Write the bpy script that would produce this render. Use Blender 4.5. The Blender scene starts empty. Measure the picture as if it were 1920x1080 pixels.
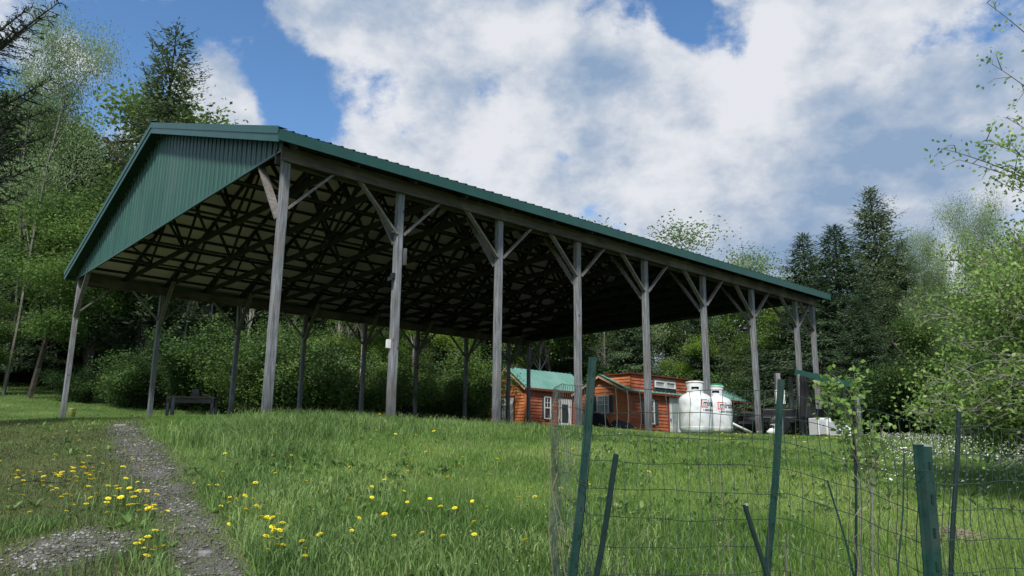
import bpy, math, random
import numpy as np
from mathutils import Vector, Matrix, noise as mnoise
random.seed(7); RNG = np.random.default_rng(11)
C = bpy.context.scene.collection
R = math.radians
EYE = 1.55
# ------------------------------------------------------------------ camera
F_PX, PITCH, ROLL = 1441.9, 0.2128, -0.011
fw = Vector((0, math.cos(PITCH), math.sin(PITCH)))
up0 = Vector((0, -math.sin(PITCH), math.cos(PITCH)))
r0 = Vector((1, 0, 0))
cr, sr = math.cos(ROLL), math.sin(ROLL)
rt = cr*r0 - sr*up0
upv = sr*r0 + cr*up0
cam = bpy.data.cameras.new('camera')
cam.sensor_width = 36; cam.lens = 36*F_PX/1920; cam.clip_end = 3000; cam.clip_start = .05
co = bpy.data.objects.new('camera', cam); C.objects.link(co)
m = Matrix((rt, upv, -fw)).transposed().to_4x4(); m.translation = (0, 0, EYE)
co.matrix_world = m
bpy.context.scene.camera = co

def ray(px, py):
    d = fw + rt*((px-960)/F_PX) + upv*((540-py)/F_PX)
    return d.normalized()
def at(px, py, Y):
    d = ray(px, py); k = Y/d.y
    return Vector((d.x*k, Y, EYE+d.z*k))

# ------------------------------------------------------------------ noise helpers
def vn(x, y, s=0):
    x = np.asarray(x, float); y = np.asarray(y, float)
    xi = np.floor(x).astype(np.int64); yi = np.floor(y).astype(np.int64)
    fx = x-xi; fy = y-yi; fx = fx*fx*(3-2*fx); fy = fy*fy*(3-2*fy)
    def h(a, b):
        n = (a*374761393 + b*668265263 + s*1274126177) & 0xffffffff
        n = ((n ^ (n >> 13))*1274126177) & 0xffffffff
        return ((n ^ (n >> 16)) & 0xffff)/65535.0
    return (h(xi, yi)*(1-fx)+h(xi+1, yi)*fx)*(1-fy)+(h(xi, yi+1)*(1-fx)+h(xi+1, yi+1)*fx)*fy
def fbm(x, y, s=0, o=4):
    a = 0; w = .5; t = 0
    for i in range(o):
        a = a + w*vn(x*2**i, y*2**i, s+i*17); t += w; w *= .5
    return a/t

# ------------------------------------------------------------------ terrain
_Y = np.array([-400, 0, 2, 3, 4.6, 6, 9, 12, 14, 16, 18, 22, 25, 35, 45, 60, 120, 400.])
_T = np.array([-.65, -.32, 0, .3, .65])
_Z = np.array([
 [-1.6,-1.55,-1.2,-1.03,-.76,-.52,-.03,.37,.49,.55,.58,.63,.92,2.5,4.1,5.6,9,14],
 [-1.6,-1.55,-1.2,-1.03,-.75,-.48,.06,.54,.62,.64,.64,.64,.68,1.5,2.9,5.0,9,14],
 [-1.6,-1.55,-1.2,-1.03,-.74,-.50,-.05,.34,.51,.61,.63,.64,.66,.8,1.5,3.2,8,14],
 [-1.6,-1.55,-1.2,-1.02,-.70,-.47,-.12,.10,.24,.36,.46,.62,.65,.7,1.0,2.2,6,12],
 [-1.6,-1.55,-1.2,-1.00,-.62,-.40,-.14,.0,.12,.23,.34,.50,.59,.72,.9,1.7,5,10]])
def terrain(x, y):
    x = np.asarray(x, float); y = np.asarray(y, float)
    t = np.clip(x/np.maximum(y, .6), -.65, .65)
    # smooth interpolation in y (average of three linear lookups), linear in t
    def lk(yy):
        cols = np.stack([np.interp(yy, _Y, z) for z in _Z])
        k = np.clip(np.searchsorted(_T, t, side='right')-1, 0, 3)
        f = (t-_T[k])/(_T[k+1]-_T[k]); f = np.clip(f, 0, 1)
        idx = np.arange(cols.shape[1]) if cols.ndim == 2 else 0
        if cols.ndim == 2: return cols[k, idx]*(1-f)+cols[k+1, idx]*f
        return cols[k]*(1-f)+cols[k+1]*f
    sh = x.shape; x = x.ravel(); y = y.ravel(); t = t.ravel()
    w = 0.06*np.maximum(np.abs(y), 1)
    z = (lk(y-w)+lk(y)+lk(y+w))/3
    amp = np.clip((y-1)/8, .2, 1)
    z = z + EYE + .05*(fbm(x*.9, y*.9, 3)-.5)*amp + .05*(fbm(x*.25, y*.25, 9)-.5)*amp
    far = np.clip((np.abs(y)-60)/100, 0, 1)
    z = z + far*6*(fbm(x*.01, y*.01, 5)-.5)
    return z.reshape(sh)
def tz(x, y): return float(terrain(np.array([x]), np.array([y]))[0])
def ground_at(px, py):
    d = ray(px, py)
    ks = np.concatenate([np.arange(3, 30, .02), np.arange(30, 90, .2)])
    X = d.x*ks; Y = d.y*ks; Z = EYE+d.z*ks
    g = terrain(X, Y); below = np.where(Z < g)[0]
    if len(below) == 0: return None
    i = below[0]; return Vector((X[i], Y[i], g[i]))
def ground_many(px, py):
    out = []
    for a, b in zip(px, py):
        g = ground_at(a, b)
        if g is not None: out.append(g)
    return out

# ------------------------------------------------------------------ materials
def mat(name):
    m = bpy.data.materials.new(name); m.use_nodes = True
    return m, m.node_tree.nodes, m.node_tree.links, m.node_tree.nodes['Principled BSDF']
def noise_mat(name, c1, c2, scale=5, rough=.7, detail=6, bump=0, stretch=(1, 1, 1), metal=0, coord='Object', bscale=None, spec=.3, c3=None, s3=.6):
    m, n, l, b = mat(name)
    tc = n.new('ShaderNodeTexCoord'); mp = n.new('ShaderNodeMapping'); mp.inputs['Scale'].default_value = stretch
    l.new(tc.outputs[coord], mp.inputs[0])
    nz = n.new('ShaderNodeTexNoise'); nz.inputs['Scale'].default_value = scale; nz.inputs['Detail'].default_value = detail; nz.inputs['Roughness'].default_value = .62
    l.new(mp.outputs[0], nz.inputs['Vector'])
    rp = n.new('ShaderNodeValToRGB'); rp.color_ramp.elements[0].color = (*c1, 1); rp.color_ramp.elements[1].color = (*c2, 1)
    rp.color_ramp.elements[0].position = .32; rp.color_ramp.elements[1].position = .68
    l.new(nz.outputs[0], rp.inputs[0]); col = rp.outputs[0]
    if c3:
        n3 = n.new('ShaderNodeTexNoise'); n3.inputs['Scale'].default_value = s3; n3.inputs['Detail'].default_value = 4
        l.new(tc.outputs[coord], n3.inputs['Vector'])
        mr = n.new('ShaderNodeMapRange'); mr.inputs[1].default_value = .48; mr.inputs[2].default_value = .68; l.new(n3.outputs[0], mr.inputs[0])
        mx = n.new('ShaderNodeMix'); mx.data_type = 'RGBA'; l.new(mr.outputs[0], mx.inputs[0]); l.new(col, mx.inputs[6]); mx.inputs[7].default_value = (*c3, 1); col = mx.outputs[2]
    l.new(col, b.inputs['Base Color']); b.inputs['Roughness'].default_value = rough; b.inputs['Metallic'].default_value = metal
    b.inputs['Specular IOR Level'].default_value = spec
    if bump:
        bp = n.new('ShaderNodeBump'); bp.inputs['Strength'].default_value = bump; bp.inputs['Distance'].default_value = .02
        if bscale:
            nb = n.new('ShaderNodeTexNoise'); nb.inputs['Scale'].default_value = bscale; nb.inputs['Detail'].default_value = 5; l.new(mp.outputs[0], nb.inputs['Vector']); l.new(nb.outputs[0], bp.inputs['Height'])
        else: l.new(nz.outputs[0], bp.inputs['Height'])
        l.new(bp.outputs[0], b.inputs['Normal'])
    return m
def leaf_mat(name, dark, mid, light, trans=.35, rough=.6, objvar=.25, clump=.5):
    """two-tone foliage: colour by per-leaf 'tint', by clump noise and by object"""
    m, n, l, b = mat(name)
    at_ = n.new('ShaderNodeAttribute'); at_.attribute_name = 'tint'
    tc = n.new('ShaderNodeTexCoord'); nz = n.new('ShaderNodeTexNoise'); nz.inputs['Scale'].default_value = clump; nz.inputs['Detail'].default_value = 3
    l.new(tc.outputs['Object'], nz.inputs['Vector'])
    oi = n.new('ShaderNodeObjectInfo')
    a = n.new('ShaderNodeMath'); a.operation = 'MULTIPLY_ADD'; a.inputs[1].default_value = .5; l.new(at_.outputs['Fac'], a.inputs[0])
    s = n.new('ShaderNodeMath'); s.operation = 'MULTIPLY_ADD'; s.inputs[1].default_value = 1.1; s.inputs[2].default_value = -.3; l.new(nz.outputs[0], s.inputs[0])
    l.new(s.outputs[0], a.inputs[2])
    o = n.new('ShaderNodeMath'); o.operation = 'MULTIPLY_ADD'; o.inputs[1].default_value = objvar; l.new(oi.outputs['Random'], o.inputs[0]); l.new(a.outputs[0], o.inputs[2])
    o2 = n.new('ShaderNodeMath'); o2.operation = 'SUBTRACT'; o2.inputs[1].default_value = objvar/2; l.new(o.outputs[0], o2.inputs[0])
    rp = n.new('ShaderNodeValToRGB'); e = rp.color_ramp.elements
    e[0].position = .15; e[0].color = (*dark, 1); e[1].position = .9; e[1].color = (*light, 1)
    k = e.new(.5); k.color = (*mid, 1)
    l.new(o2.outputs[0], rp.inputs[0])
    l.new(rp.outputs[0], b.inputs['Base Color']); b.inputs['Roughness'].default_value = rough; b.inputs['Specular IOR Level'].default_value = .25
    tr = n.new('ShaderNodeBsdfTranslucent'); l.new(rp.outputs[0], tr.inputs[0])
    mx = n.new('ShaderNodeMixShader'); mx.inputs[0].default_value = trans
    l.new(b.outputs[0], mx.inputs[1]); l.new(tr.outputs[0], mx.inputs[2])
    l.new(mx.outputs[0], n['Material Output'].inputs[0])
    return m

M = {}
M['post'] = noise_mat('weathered_wood', (.10, .108, .12), (.255, .265, .285), 9, .85, 8, .5, (3, 3, .35), c3=(.17, .16, .155), s3=1.3)
def post_detail(m):
    n = m.node_tree.nodes; l = m.node_tree.links; b = n['Principled BSDF']; src = b.inputs['Base Color'].links[0].from_socket
    tc = n.new('ShaderNodeTexCoord'); vo = n.new('ShaderNodeTexVoronoi'); vo.inputs['Scale'].default_value = 2.3; l.new(tc.outputs['Object'], vo.inputs['Vector'])
    k = n.new('ShaderNodeMapRange'); k.inputs[1].default_value = .03; k.inputs[2].default_value = .11; k.inputs[3].default_value = .3; k.inputs[4].default_value = 1; l.new(vo.outputs['Distance'], k.inputs[0])
    sp = n.new('ShaderNodeSeparateXYZ'); l.new(tc.outputs['Object'], sp.inputs[0])
    nz = n.new('ShaderNodeTexNoise'); nz.inputs['Scale'].default_value = 4; l.new(tc.outputs['Object'], nz.inputs['Vector'])
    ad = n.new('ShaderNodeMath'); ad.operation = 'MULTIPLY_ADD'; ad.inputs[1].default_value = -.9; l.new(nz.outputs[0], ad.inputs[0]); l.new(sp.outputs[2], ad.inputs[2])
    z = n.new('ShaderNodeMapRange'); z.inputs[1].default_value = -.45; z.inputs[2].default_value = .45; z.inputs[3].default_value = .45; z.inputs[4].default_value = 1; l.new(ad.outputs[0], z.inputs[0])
    wv = n.new('ShaderNodeTexNoise'); wv.inputs['Scale'].default_value = 60; wv.inputs['Detail'].default_value = 3
    mp = n.new('ShaderNodeMapping'); mp.inputs['Scale'].default_value = (1, 1, .03); l.new(tc.outputs['Object'], mp.inputs[0]); l.new(mp.outputs[0], wv.inputs['Vector'])
    g = n.new('ShaderNodeMapRange'); g.inputs[1].default_value = .36; g.inputs[2].default_value = .5; g.inputs[3].default_value = .55; g.inputs[4].default_value = 1.05; l.new(wv.outputs[0], g.inputs[0])
    m1 = n.new('ShaderNodeMath'); m1.operation = 'MULTIPLY'; l.new(k.outputs[0], m1.inputs[0]); l.new(z.outputs[0], m1.inputs[1])
    m2 = n.new('ShaderNodeMath'); m2.operation = 'MULTIPLY'; l.new(m1.outputs[0], m2.inputs[0]); l.new(g.outputs[0], m2.inputs[1])
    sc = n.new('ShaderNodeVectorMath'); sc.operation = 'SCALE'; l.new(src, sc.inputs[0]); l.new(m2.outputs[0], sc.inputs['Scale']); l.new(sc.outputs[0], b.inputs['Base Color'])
post_detail(M['post'])
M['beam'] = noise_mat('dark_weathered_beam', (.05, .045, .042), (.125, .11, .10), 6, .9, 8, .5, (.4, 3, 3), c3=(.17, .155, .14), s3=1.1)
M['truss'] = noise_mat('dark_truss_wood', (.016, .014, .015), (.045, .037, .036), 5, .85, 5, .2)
M['brace'] = noise_mat('brace_wood', (.09, .085, .08), (.22, .21, .20), 9, .85, 7, .4, (2, 2, 2), c3=(.12, .10, .085), s3=2)
M['green'] = noise_mat('green_metal_trim', (.008, .052, .042), (.013, .07, .055), 2.5, .42, 5, 0, spec=.5)
M['clad'] = noise_mat('green_metal_cladding', (.005, .046, .033), (.013, .082, .057), 2.2, .45, 9, .06, (2.2, 2.2, .22), spec=.5, c3=(.024, .078, .060), s3=.8)
M['roof'] = noise_mat('green_metal_roof', (.008, .045, .038), (.014, .06, .05), 1.5, .4, 5, 0, spec=.5)
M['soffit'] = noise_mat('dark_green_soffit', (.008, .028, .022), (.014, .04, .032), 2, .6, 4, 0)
M['liner'] = noise_mat('pale_roof_underside', (.66, .49, .66), (.76, .57, .76), 1.3, .7, 5, 0, c3=(.54, .41, .54), s3=.5)
M['bark'] = noise_mat('bark', (.02, .017, .014), (.07, .06, .05), 12, .95, 7, .6, (1, 1, .3))
M['palebark'] = noise_mat('pale_bark', (.16, .15, .13), (.36, .34, .31), 8, .9, 7, .3, (1, 1, .4))
M['greybark'] = noise_mat('grey_bark', (.09, .085, .075), (.2, .19, .17), 8, .9, 7, .3, (1, 1, .4))
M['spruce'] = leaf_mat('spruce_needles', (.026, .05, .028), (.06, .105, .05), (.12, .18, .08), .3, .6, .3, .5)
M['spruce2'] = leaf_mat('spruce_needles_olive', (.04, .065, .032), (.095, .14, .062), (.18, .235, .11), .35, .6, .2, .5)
M['darkneedle'] = leaf_mat('dark_needles', (.010, .022, .014), (.022, .042, .024), (.05, .08, .04), .15, .6, 0, .8)
M['bushleaf'] = leaf_mat('dark_bush_leaves', (.026, .06, .018), (.07, .135, .036), (.17, .26, .07), .4, .55, .5, .5)  # bush foliage in darker greens than the broad leaves
M['leafy'] = leaf_mat('broad_leaves', (.05, .095, .026), (.12, .21, .05), (.25, .36, .09), .5, .5, .4, .5)
M['leafdark'] = leaf_mat('broad_leaves_dark', (.05, .095, .028), (.12, .205, .05), (.26, .36, .095), .5, .55, .4, .5)
M['leafpale'] = leaf_mat('pale_spring_leaves', (.10, .16, .07), (.20, .29, .13), (.36, .46, .25), .4, .5, .1, .5)
M['leafnear'] = leaf_mat('fresh_leaves', (.09, .17, .035), (.22, .35, .085), (.42, .56, .19), .5, .4, .1, 1.5)
M['yellowleaf'] = leaf_mat('yellow_green_leaves', (.07, .13, .02), (.15, .25, .035), (.28, .40, .07), .45, .5, .3, .6)
M['grass'] = leaf_mat('grass_blades', (.07, .14, .028), (.17, .30, .062), (.42, .52, .16), .5, .6, 0, .5)
M['drygrass'] = leaf_mat('short_dry_turf', (.05, .072, .02), (.105, .13, .04), (.21, .22, .08), .3, .6, 0, .9)
M['tuft'] = leaf_mat('long_bluish_grass', (.06, .12, .034), (.14, .24, .066), (.28, .38, .13), .35, .5, 0, .9)
M['whitepaint'] = noise_mat('white_paint', (.60, .61, .62), (.74, .75, .76), 3, .4, 6, 0, spec=.5, c3=(.55, .55, .53), s3=2)
M['tank'] = noise_mat('white_tank_paint', (.60, .63, .66), (.78, .81, .84), 4, .4, 9, .05, (1, 1, .4), spec=.5, c3=(.50, .50, .46), s3=5)
M['glass'] = noise_mat('dark_glass', (.02, .025, .03), (.05, .06, .07), 2, .08, 2, 0, spec=.8)
M['paleglass'] = noise_mat('curtained_glass', (.25, .30, .31), (.40, .45, .46), 2, .15, 2, 0, spec=.6)
M['siding'] = noise_mat('stained_siding', (.32, .085, .042), (.60, .175, .08), 5, .65, 9, .2, (.4, .4, 5), c3=(.22, .085, .055), s3=1.5)
M['siding_lit'] = noise_mat('sunlit_siding', (.44, .14, .058), (.70, .25, .10), 5, .65, 9, .2, (.4, .4, 5), c3=(.34, .13, .07), s3=1.5)  # lighter copy of the siding, sunlight on the gable ends painted in
M['trimwood'] = noise_mat('pale_wood_trim', (.42, .26, .15), (.58, .38, .24), 5, .6, 5, .1)
M['tealroof'] = noise_mat('teal_metal_roof', (.11, .25, .21), (.16, .32, .275), 1.2, .4, 5, 0, spec=.5, c3=(.19, .33, .29), s3=.8)
M['shutter'] = noise_mat('dark_grey_shutter', (.05, .065, .07), (.085, .10, .105), 4, .6, 4, 0)
M['black'] = noise_mat('black_plastic', (.008, .009, .011), (.02, .022, .025), 4, .45, 5, .1)
M['blacktarp'] = noise_mat('black_tarp', (.006, .007, .009), (.016, .017, .02), 3, .8, 6, .5, spec=.15)
M['postgreen'] = noise_mat('green_post_paint', (.004, .026, .022), (.009, .044, .035), 14, .5, 7, .25, spec=.4, c3=(.022, .045, .038), s3=9)
M['postdark'] = noise_mat('dark_green_post_paint', (.003, .014, .014), (.006, .024, .02), 14, .5, 7, .15, spec=.4)
M['wire'] = noise_mat('green_coated_wire', (.012, .03, .025), (.03, .055, .045), 6, .5, 4, 0, spec=.4, c3=(.045, .04, .03), s3=5)
M['stick'] = noise_mat('dry_stem', (.13, .11, .075), (.27, .24, .17), 8, .9, 5, 0)
M['yellow'] = noise_mat('dandelion_yellow', (.86, .66, .01), (.95, .82, .04), 60, .6, 3, 0)
M['stem'] = noise_mat('flower_stem', (.12, .18, .06), (.22, .28, .12), 10, .6, 3, 0)
M['whiteflower'] = noise_mat('white_petals', (.62, .62, .55), (.78, .78, .72), 10, .7, 3, 0)
M['stone'] = leaf_mat('gravel_stone', (.06, .058, .055), (.16, .157, .15), (.42, .415, .40), 0, .85, 0, 3)
M['red'] = noise_mat('red_logo_ink', (.55, .03, .03), (.62, .05, .05), 5, .5, 2, 0)
M['ink'] = noise_mat('black_logo_ink', (.02, .02, .022), (.03, .03, .032), 5, .5, 2, 0)
M['aluminium'] = noise_mat('aluminium', (.45, .46, .47), (.6, .61, .62), 5, .35, 4, 0, metal=.6)
M['yellowplastic'] = noise_mat('yellow_plastic', (.35, .36, .10), (.45, .44, .14), 5, .5, 4, 0)
M['lid'] = noise_mat('green_plastic_lid', (.01, .14, .06), (.02, .2, .09), 5, .45, 4, 0)
M['bucket'] = noise_mat('light_blue_plastic', (.45, .52, .58), (.6, .66, .72), 5, .5, 4, 0)
M['galv'] = noise_mat('worn_metal_tip', (.3, .32, .31), (.45, .47, .46), 20, .45, 4, 0, metal=.5)

# ------------------------------------------------------------------ mesh builder
class MB:
    def __init__(s): s.v = []; s.f = []; s.sm = False
    def add(s, vs, fs):
        o = len(s.v); s.v += [tuple(v) for v in vs]; s.f += [tuple(i+o for i in f) for f in fs]; return s
    def box(s, a, b):
        x0, y0, z0 = a; x1, y1, z1 = b
        return s.add([(x0,y0,z0),(x1,y0,z0),(x1,y1,z0),(x0,y1,z0),(x0,y0,z1),(x1,y0,z1),(x1,y1,z1),(x0,y1,z1)],
              [(0,3,2,1),(4,5,6,7),(0,1,5,4),(1,2,6,5),(2,3,7,6),(3,0,4,7)])
    def bar(s, p0, p1, w, h, up=(0, 0, 1), ext=0):
        p0 = Vector(p0); p1 = Vector(p1); d = (p1-p0).normalized(); p0 = p0-d*ext; p1 = p1+d*ext
        a = d.cross(Vector(up))
        if a.length < 1e-4: a = d.cross(Vector((1, 0, 0)))
        a.normalize(); b = a.cross(d).normalized(); a = a*w/2; b = b*h/2
        vs = [p0-a-b, p0+a-b, p0+a+b, p0-a+b, p1-a-b, p1+a-b, p1+a+b, p1-a+b]
        return s.add(vs, [(0,3,2,1),(4,5,6,7),(0,1,5,4),(1,2,6,5),(2,3,7,6),(3,0,4,7)])
    def tube(s, pts, rs, n=6, cap=True):
        pts = [Vector(p) for p in pts]
        if not hasattr(rs, '__len__'): rs = [rs]*len(pts)
        o = len(s.v); ref = None
        for i, p in enumerate(pts):
            d = (pts[min(i+1, len(pts)-1)]-pts[max(i-1, 0)])
            d = d.normalized() if d.length > 1e-9 else Vector((0, 0, 1))
            if ref is None: ref = d.orthogonal().normalized()
            a = (ref-d*ref.dot(d)); a = a.normalized() if a.length > 1e-5 else d.orthogonal().normalized(); ref = a
            b = d.cross(a)
            for k in range(n):
                t = 2*math.pi*k/n; s.v.append(tuple(p+(a*math.cos(t)+b*math.sin(t))*rs[i]))
        for i in range(len(pts)-1):
            for k in range(n):
                k2 = (k+1) % n; s.f.append((o+i*n+k, o+i*n+k2, o+(i+1)*n+k2, o+(i+1)*n+k))
        if cap:
            s.f.append(tuple(o+k for k in reversed(range(n)))); e = o+(len(pts)-1)*n; s.f.append(tuple(e+k for k in range(n)))
        return s
    def lathe(s, prof, n=32, c=(0, 0, 0)):
        o = len(s.v)
        for r, z in prof:
            for k in range(n):
                t = 2*math.pi*k/n; s.v.append((c[0]+r*math.cos(t), c[1]+r*math.sin(t), c[2]+z))
        for i in range(len(prof)-1):
            for k in range(n):
                k2 = (k+1) % n; s.f.append((o+i*n+k, o+i*n+k2, o+(i+1)*n+k2, o+(i+1)*n+k))
        return s
    def build(s, name, m, parent=None, smooth=False):
        me = bpy.data.meshes.new(name); me.from_pydata(s.v, [], s.f); me.update()
        if smooth: me.polygons.foreach_set('use_smooth', [True]*len(me.polygons))
        if m is not None: me.materials.append(m)
        o = bpy.data.objects.new(name, me); C.objects.link(o)
        if parent is not None: o.parent = parent
        return o
def tag(o, label=None, cat=None, group=None, kind=None):
    if label: o['label'] = label
    if cat: o['category'] = cat
    if group: o['group'] = group
    if kind: o['kind'] = kind
    return o
def empty(name, loc=(0, 0, 0), rz=0, label=None, cat=None, group=None):
    o = bpy.data.objects.new(name, None); C.objects.link(o); o.location = loc; o.rotation_euler = (0, 0, rz); o.empty_display_size = .2
    return tag(o, label, cat, group)
def copy_tree(o, parent=None):
    c = o.copy(); C.objects.link(c)
    if parent is not None: c.parent = parent
    for ch in [k for k in o.children]: copy_tree(ch, c)
    return c
def np_mesh(name, V, loops, starts, totals, m, parent=None, tint=None, smooth=False):
    me = bpy.data.meshes.new(name)
    me.vertices.add(len(V)); me.vertices.foreach_set('co', np.asarray(V, np.float32).ravel())
    me.loops.add(len(loops)); me.loops.foreach_set('vertex_index', np.asarray(loops, np.int32))
    me.polygons.add(len(starts)); me.polygons.foreach_set('loop_start', np.asarray(starts, np.int32))
    me.polygons.foreach_set('loop_total', np.asarray(totals, np.int32))
    if tint is not None:
        a = me.attributes.new('tint', 'FLOAT', 'POINT'); a.data.foreach_set('value', np.asarray(tint, np.float32))
    me.update(calc_edges=True)
    if smooth: me.polygons.foreach_set('use_smooth', np.ones(len(starts), bool))
    me.materials.append(m)
    o = bpy.data.objects.new(name, me); C.objects.link(o)
    if parent is not None: o.parent = parent
    return o
def cards(name, P, D, S, m, parent=None, tint=None, mid=.45, curl=0.0):
    """rhombic leaf / needle sprays: base P, length vector D, half-width vector S"""
    P = np.asarray(P); D = np.asarray(D); S = np.asarray(S); n = len(P)
    N = np.cross(D, S); N /= np.maximum(np.linalg.norm(N, axis=1, keepdims=True), 1e-9)
    L = np.linalg.norm(D, axis=1, keepdims=True)
    V = np.stack([P, P+D*mid+S, P+D-N*L*curl, P+D*mid-S], 1).reshape(-1, 3)
    if tint is None: tint = RNG.random(n)
    return np_mesh(name, V, np.arange(4*n), np.arange(n)*4, np.full(n, 4), m, parent, np.repeat(tint, 4))
def unit(a): return a/np.maximum(np.linalg.norm(a, axis=-1, keepdims=True), 1e-9)

# ------------------------------------------------------------------ ground
def axis(lo, hi, fine_lo, fine_hi, st, g=1.12):
    a = list(np.arange(fine_lo, fine_hi, st)); s = st
    x = a[-1]
    while x < hi: s *= g; x += s; a.append(x)
    s = st; x = a[0]; b = []
    while x > lo: s *= g; x -= s; b.append(x)
    return np.array(b[::-1]+a)
def sheet(xs, ys, zoff=0):
    X, Yy = np.meshgrid(xs, ys); Z = terrain(X, Yy)+zoff
    V = np.stack([X, Yy, Z], -1).reshape(-1, 3); nx = len(xs); ny = len(ys)
    i, j = np.meshgrid(np.arange(nx-1), np.arange(ny-1)); q = (j*nx+i).ravel()
    return V, np.stack([q, q+1, q+nx+1, q+nx], 1)
gx = axis(-900, 900, -14, 16, .12); gy = axis(-300, 1500, 2, 24, .12)
V, Q = sheet(gx, gy)
# track centre line and gravel patch, in world coordinates
trk = [ground_at(*p) for p in [(228, 796), (240, 812), (268, 850), (300, 900), (335, 950), (362, 1000), (392, 1060), (415, 1100)]]
trw = [.20, .25, .27, .25, .22, .22, .22, .20]
TX = np.array([p.x for p in trk]); TY = np.array([p.y for p in trk]); TW = np.array(trw)
o_ = np.argsort(TY); TX, TY, TW = TX[o_], TY[o_], TW[o_]
PC = ground_at(140, 1030)
def m_track(x, y):
    c = np.interp(y, TY, TX); w = np.interp(y, TY, TW)*(.75+.6*fbm(x*2.2, y*2.2, 21))
    d = np.abs(x-c)/w
    d = np.where(y > TY[-1]+.3, 9, d)
    e = np.clip(1.45-d*1.0, 0, 1)
    return np.clip(e*(.25+1.25*fbm(x*4+7, y*4, 23)), 0, 1)
def m_patch(x, y):
    d = np.sqrt(((x-PC.x)/.40)**2+((y-PC.y)/.50)**2)*(.7+.6*fbm(x*2.5, y*2.5, 33))
    return np.clip((1.9-d*1.6), 0, 1)*np.clip(.15+1.6*fbm(x*5, y*5+3, 29), 0, 1)
def m_dry_shade(x, y):
    """thin brownish turf at left; its darkening also paints in the tree shade"""
    edge = np.interp(y, TY, TX)
    a = .85*np.clip((edge+.6-x)/.8, 0, 1)*np.clip((y-3)/1, 0, 1)*np.clip((15-y)/3, 0, 1)
    return np.clip(a*(.35+1.1*fbm(x*.8+3, y*.8, 41)), 0, 1)
grav = np.clip(.95*np.maximum(m_track(V[:, 0], V[:, 1]), m_patch(V[:, 0], V[:, 1])), 0, 1)
g = np_mesh('ground', V, Q.ravel(), np.arange(len(Q))*4, np.full(len(Q), 4), noise_mat('soil', (.03, .03, .015), (.06, .065, .028), 3, .95), None, m_dry_shade(V[:, 0], V[:, 1]), True)
tag(g, kind='structure')
ga_ = g.data.attributes.new('gravel', 'FLOAT', 'POINT'); ga_.data.foreach_set('value', grav.astype(np.float32))
# ground material: dark thatch, brown under the dry turf, darker there to paint in tree shade
gm = g.data.materials[0]; n = gm.node_tree.nodes; l = gm.node_tree.links
atn = n.new('ShaderNodeAttribute'); atn.attribute_name = 'tint'
tc = n.new('ShaderNodeTexCoord')
n1 = n.new('ShaderNodeTexNoise'); n1.inputs['Scale'].default_value = .9; n1.inputs['Detail'].default_value = 9; n1.inputs['Roughness'].default_value = .7; l.new(tc.outputs['Object'], n1.inputs['Vector'])
rg = n.new('ShaderNodeValToRGB'); rg.color_ramp.elements[0].position = .35; rg.color_ramp.elements[1].position = .7
rg.color_ramp.elements[0].color = (.04, .07, .016, 1); rg.color_ramp.elements[1].color = (.09, .14, .035, 1); l.new(n1.outputs[0], rg.inputs[0])
n2 = n.new('ShaderNodeTexNoise'); n2.inputs['Scale'].default_value = 14; n2.inputs['Detail'].default_value = 8; n2.inputs['Roughness'].default_value = .75; l.new(tc.outputs['Object'], n2.inputs['Vector'])
rb = n.new('ShaderNodeValToRGB'); rb.color_ramp.elements[0].position = .35; rb.color_ramp.elements[1].position = .68
rb.color_ramp.elements[0].color = (.03, .036, .014, 1); rb.color_ramp.elements[1].color = (.085, .095, .042, 1); l.new(n2.outputs[0], rb.inputs[0])
mx = n.new('ShaderNodeMix'); mx.data_type = 'RGBA'; l.new(atn.outputs['Fac'], mx.inputs[0]); l.new(rg.outputs[0], mx.inputs[6]); l.new(rb.outputs[0], mx.inputs[7])
atg = n.new('ShaderNodeAttribute'); atg.attribute_name = 'gravel'
n4 = n.new('ShaderNodeTexNoise'); n4.inputs['Scale'].default_value = 45; n4.inputs['Detail'].default_value = 8; l.new(tc.outputs['Object'], n4.inputs['Vector'])
r4 = n.new('ShaderNodeValToRGB'); r4.color_ramp.elements[0].position = .38; r4.color_ramp.elements[1].position = .66; r4.color_ramp.elements[0].color = (.04, .04, .032, 1); r4.color_ramp.elements[1].color = (.17, .165, .145, 1); l.new(n4.outputs[0], r4.inputs[0])
mg = n.new('ShaderNodeMix'); mg.data_type = 'RGBA'; l.new(atg.outputs['Fac'], mg.inputs[0]); l.new(mx.outputs[2], mg.inputs[6]); l.new(r4.outputs[0], mg.inputs[7])
l.new(mg.outputs[2], n['Principled BSDF'].inputs['Base Color'])
bp = n.new('ShaderNodeBump'); bp.inputs['Strength'].default_value = .6; bp.inputs['Distance'].default_value = .03; l.new(n2.outputs[0], bp.inputs['Height']); l.new(bp.outputs[0], n['Principled BSDF'].inputs['Normal'])
# gravel sheets
gravmat = noise_mat('gravel_dust', (.04, .039, .034), (.17, .165, .155), 38, .95, 9, .9, c3=(.075, .08, .045), s3=1.5)
fx = np.arange(-6, 0, .05); fy = np.arange(3.2, 14.5, .05)
V2, Q2 = sheet(fx, fy, .004)
for nm, fn in (('gravel_track', m_track), ('gravel_patch', m_patch)):
    mk = fn(V2[:, 0], V2[:, 1])+.6*(vn(V2[:, 0]*7, V2[:, 1]*7, 5)-.5)
    q = Q2[(mk[Q2] > .76).all(1)]
    used, inv = np.unique(q, return_inverse=True)
    tag(np_mesh(nm, V2[used], inv.ravel(), np.arange(len(q))*4, np.full(len(q), 4), gravmat, None, None, True), kind='structure')

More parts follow.
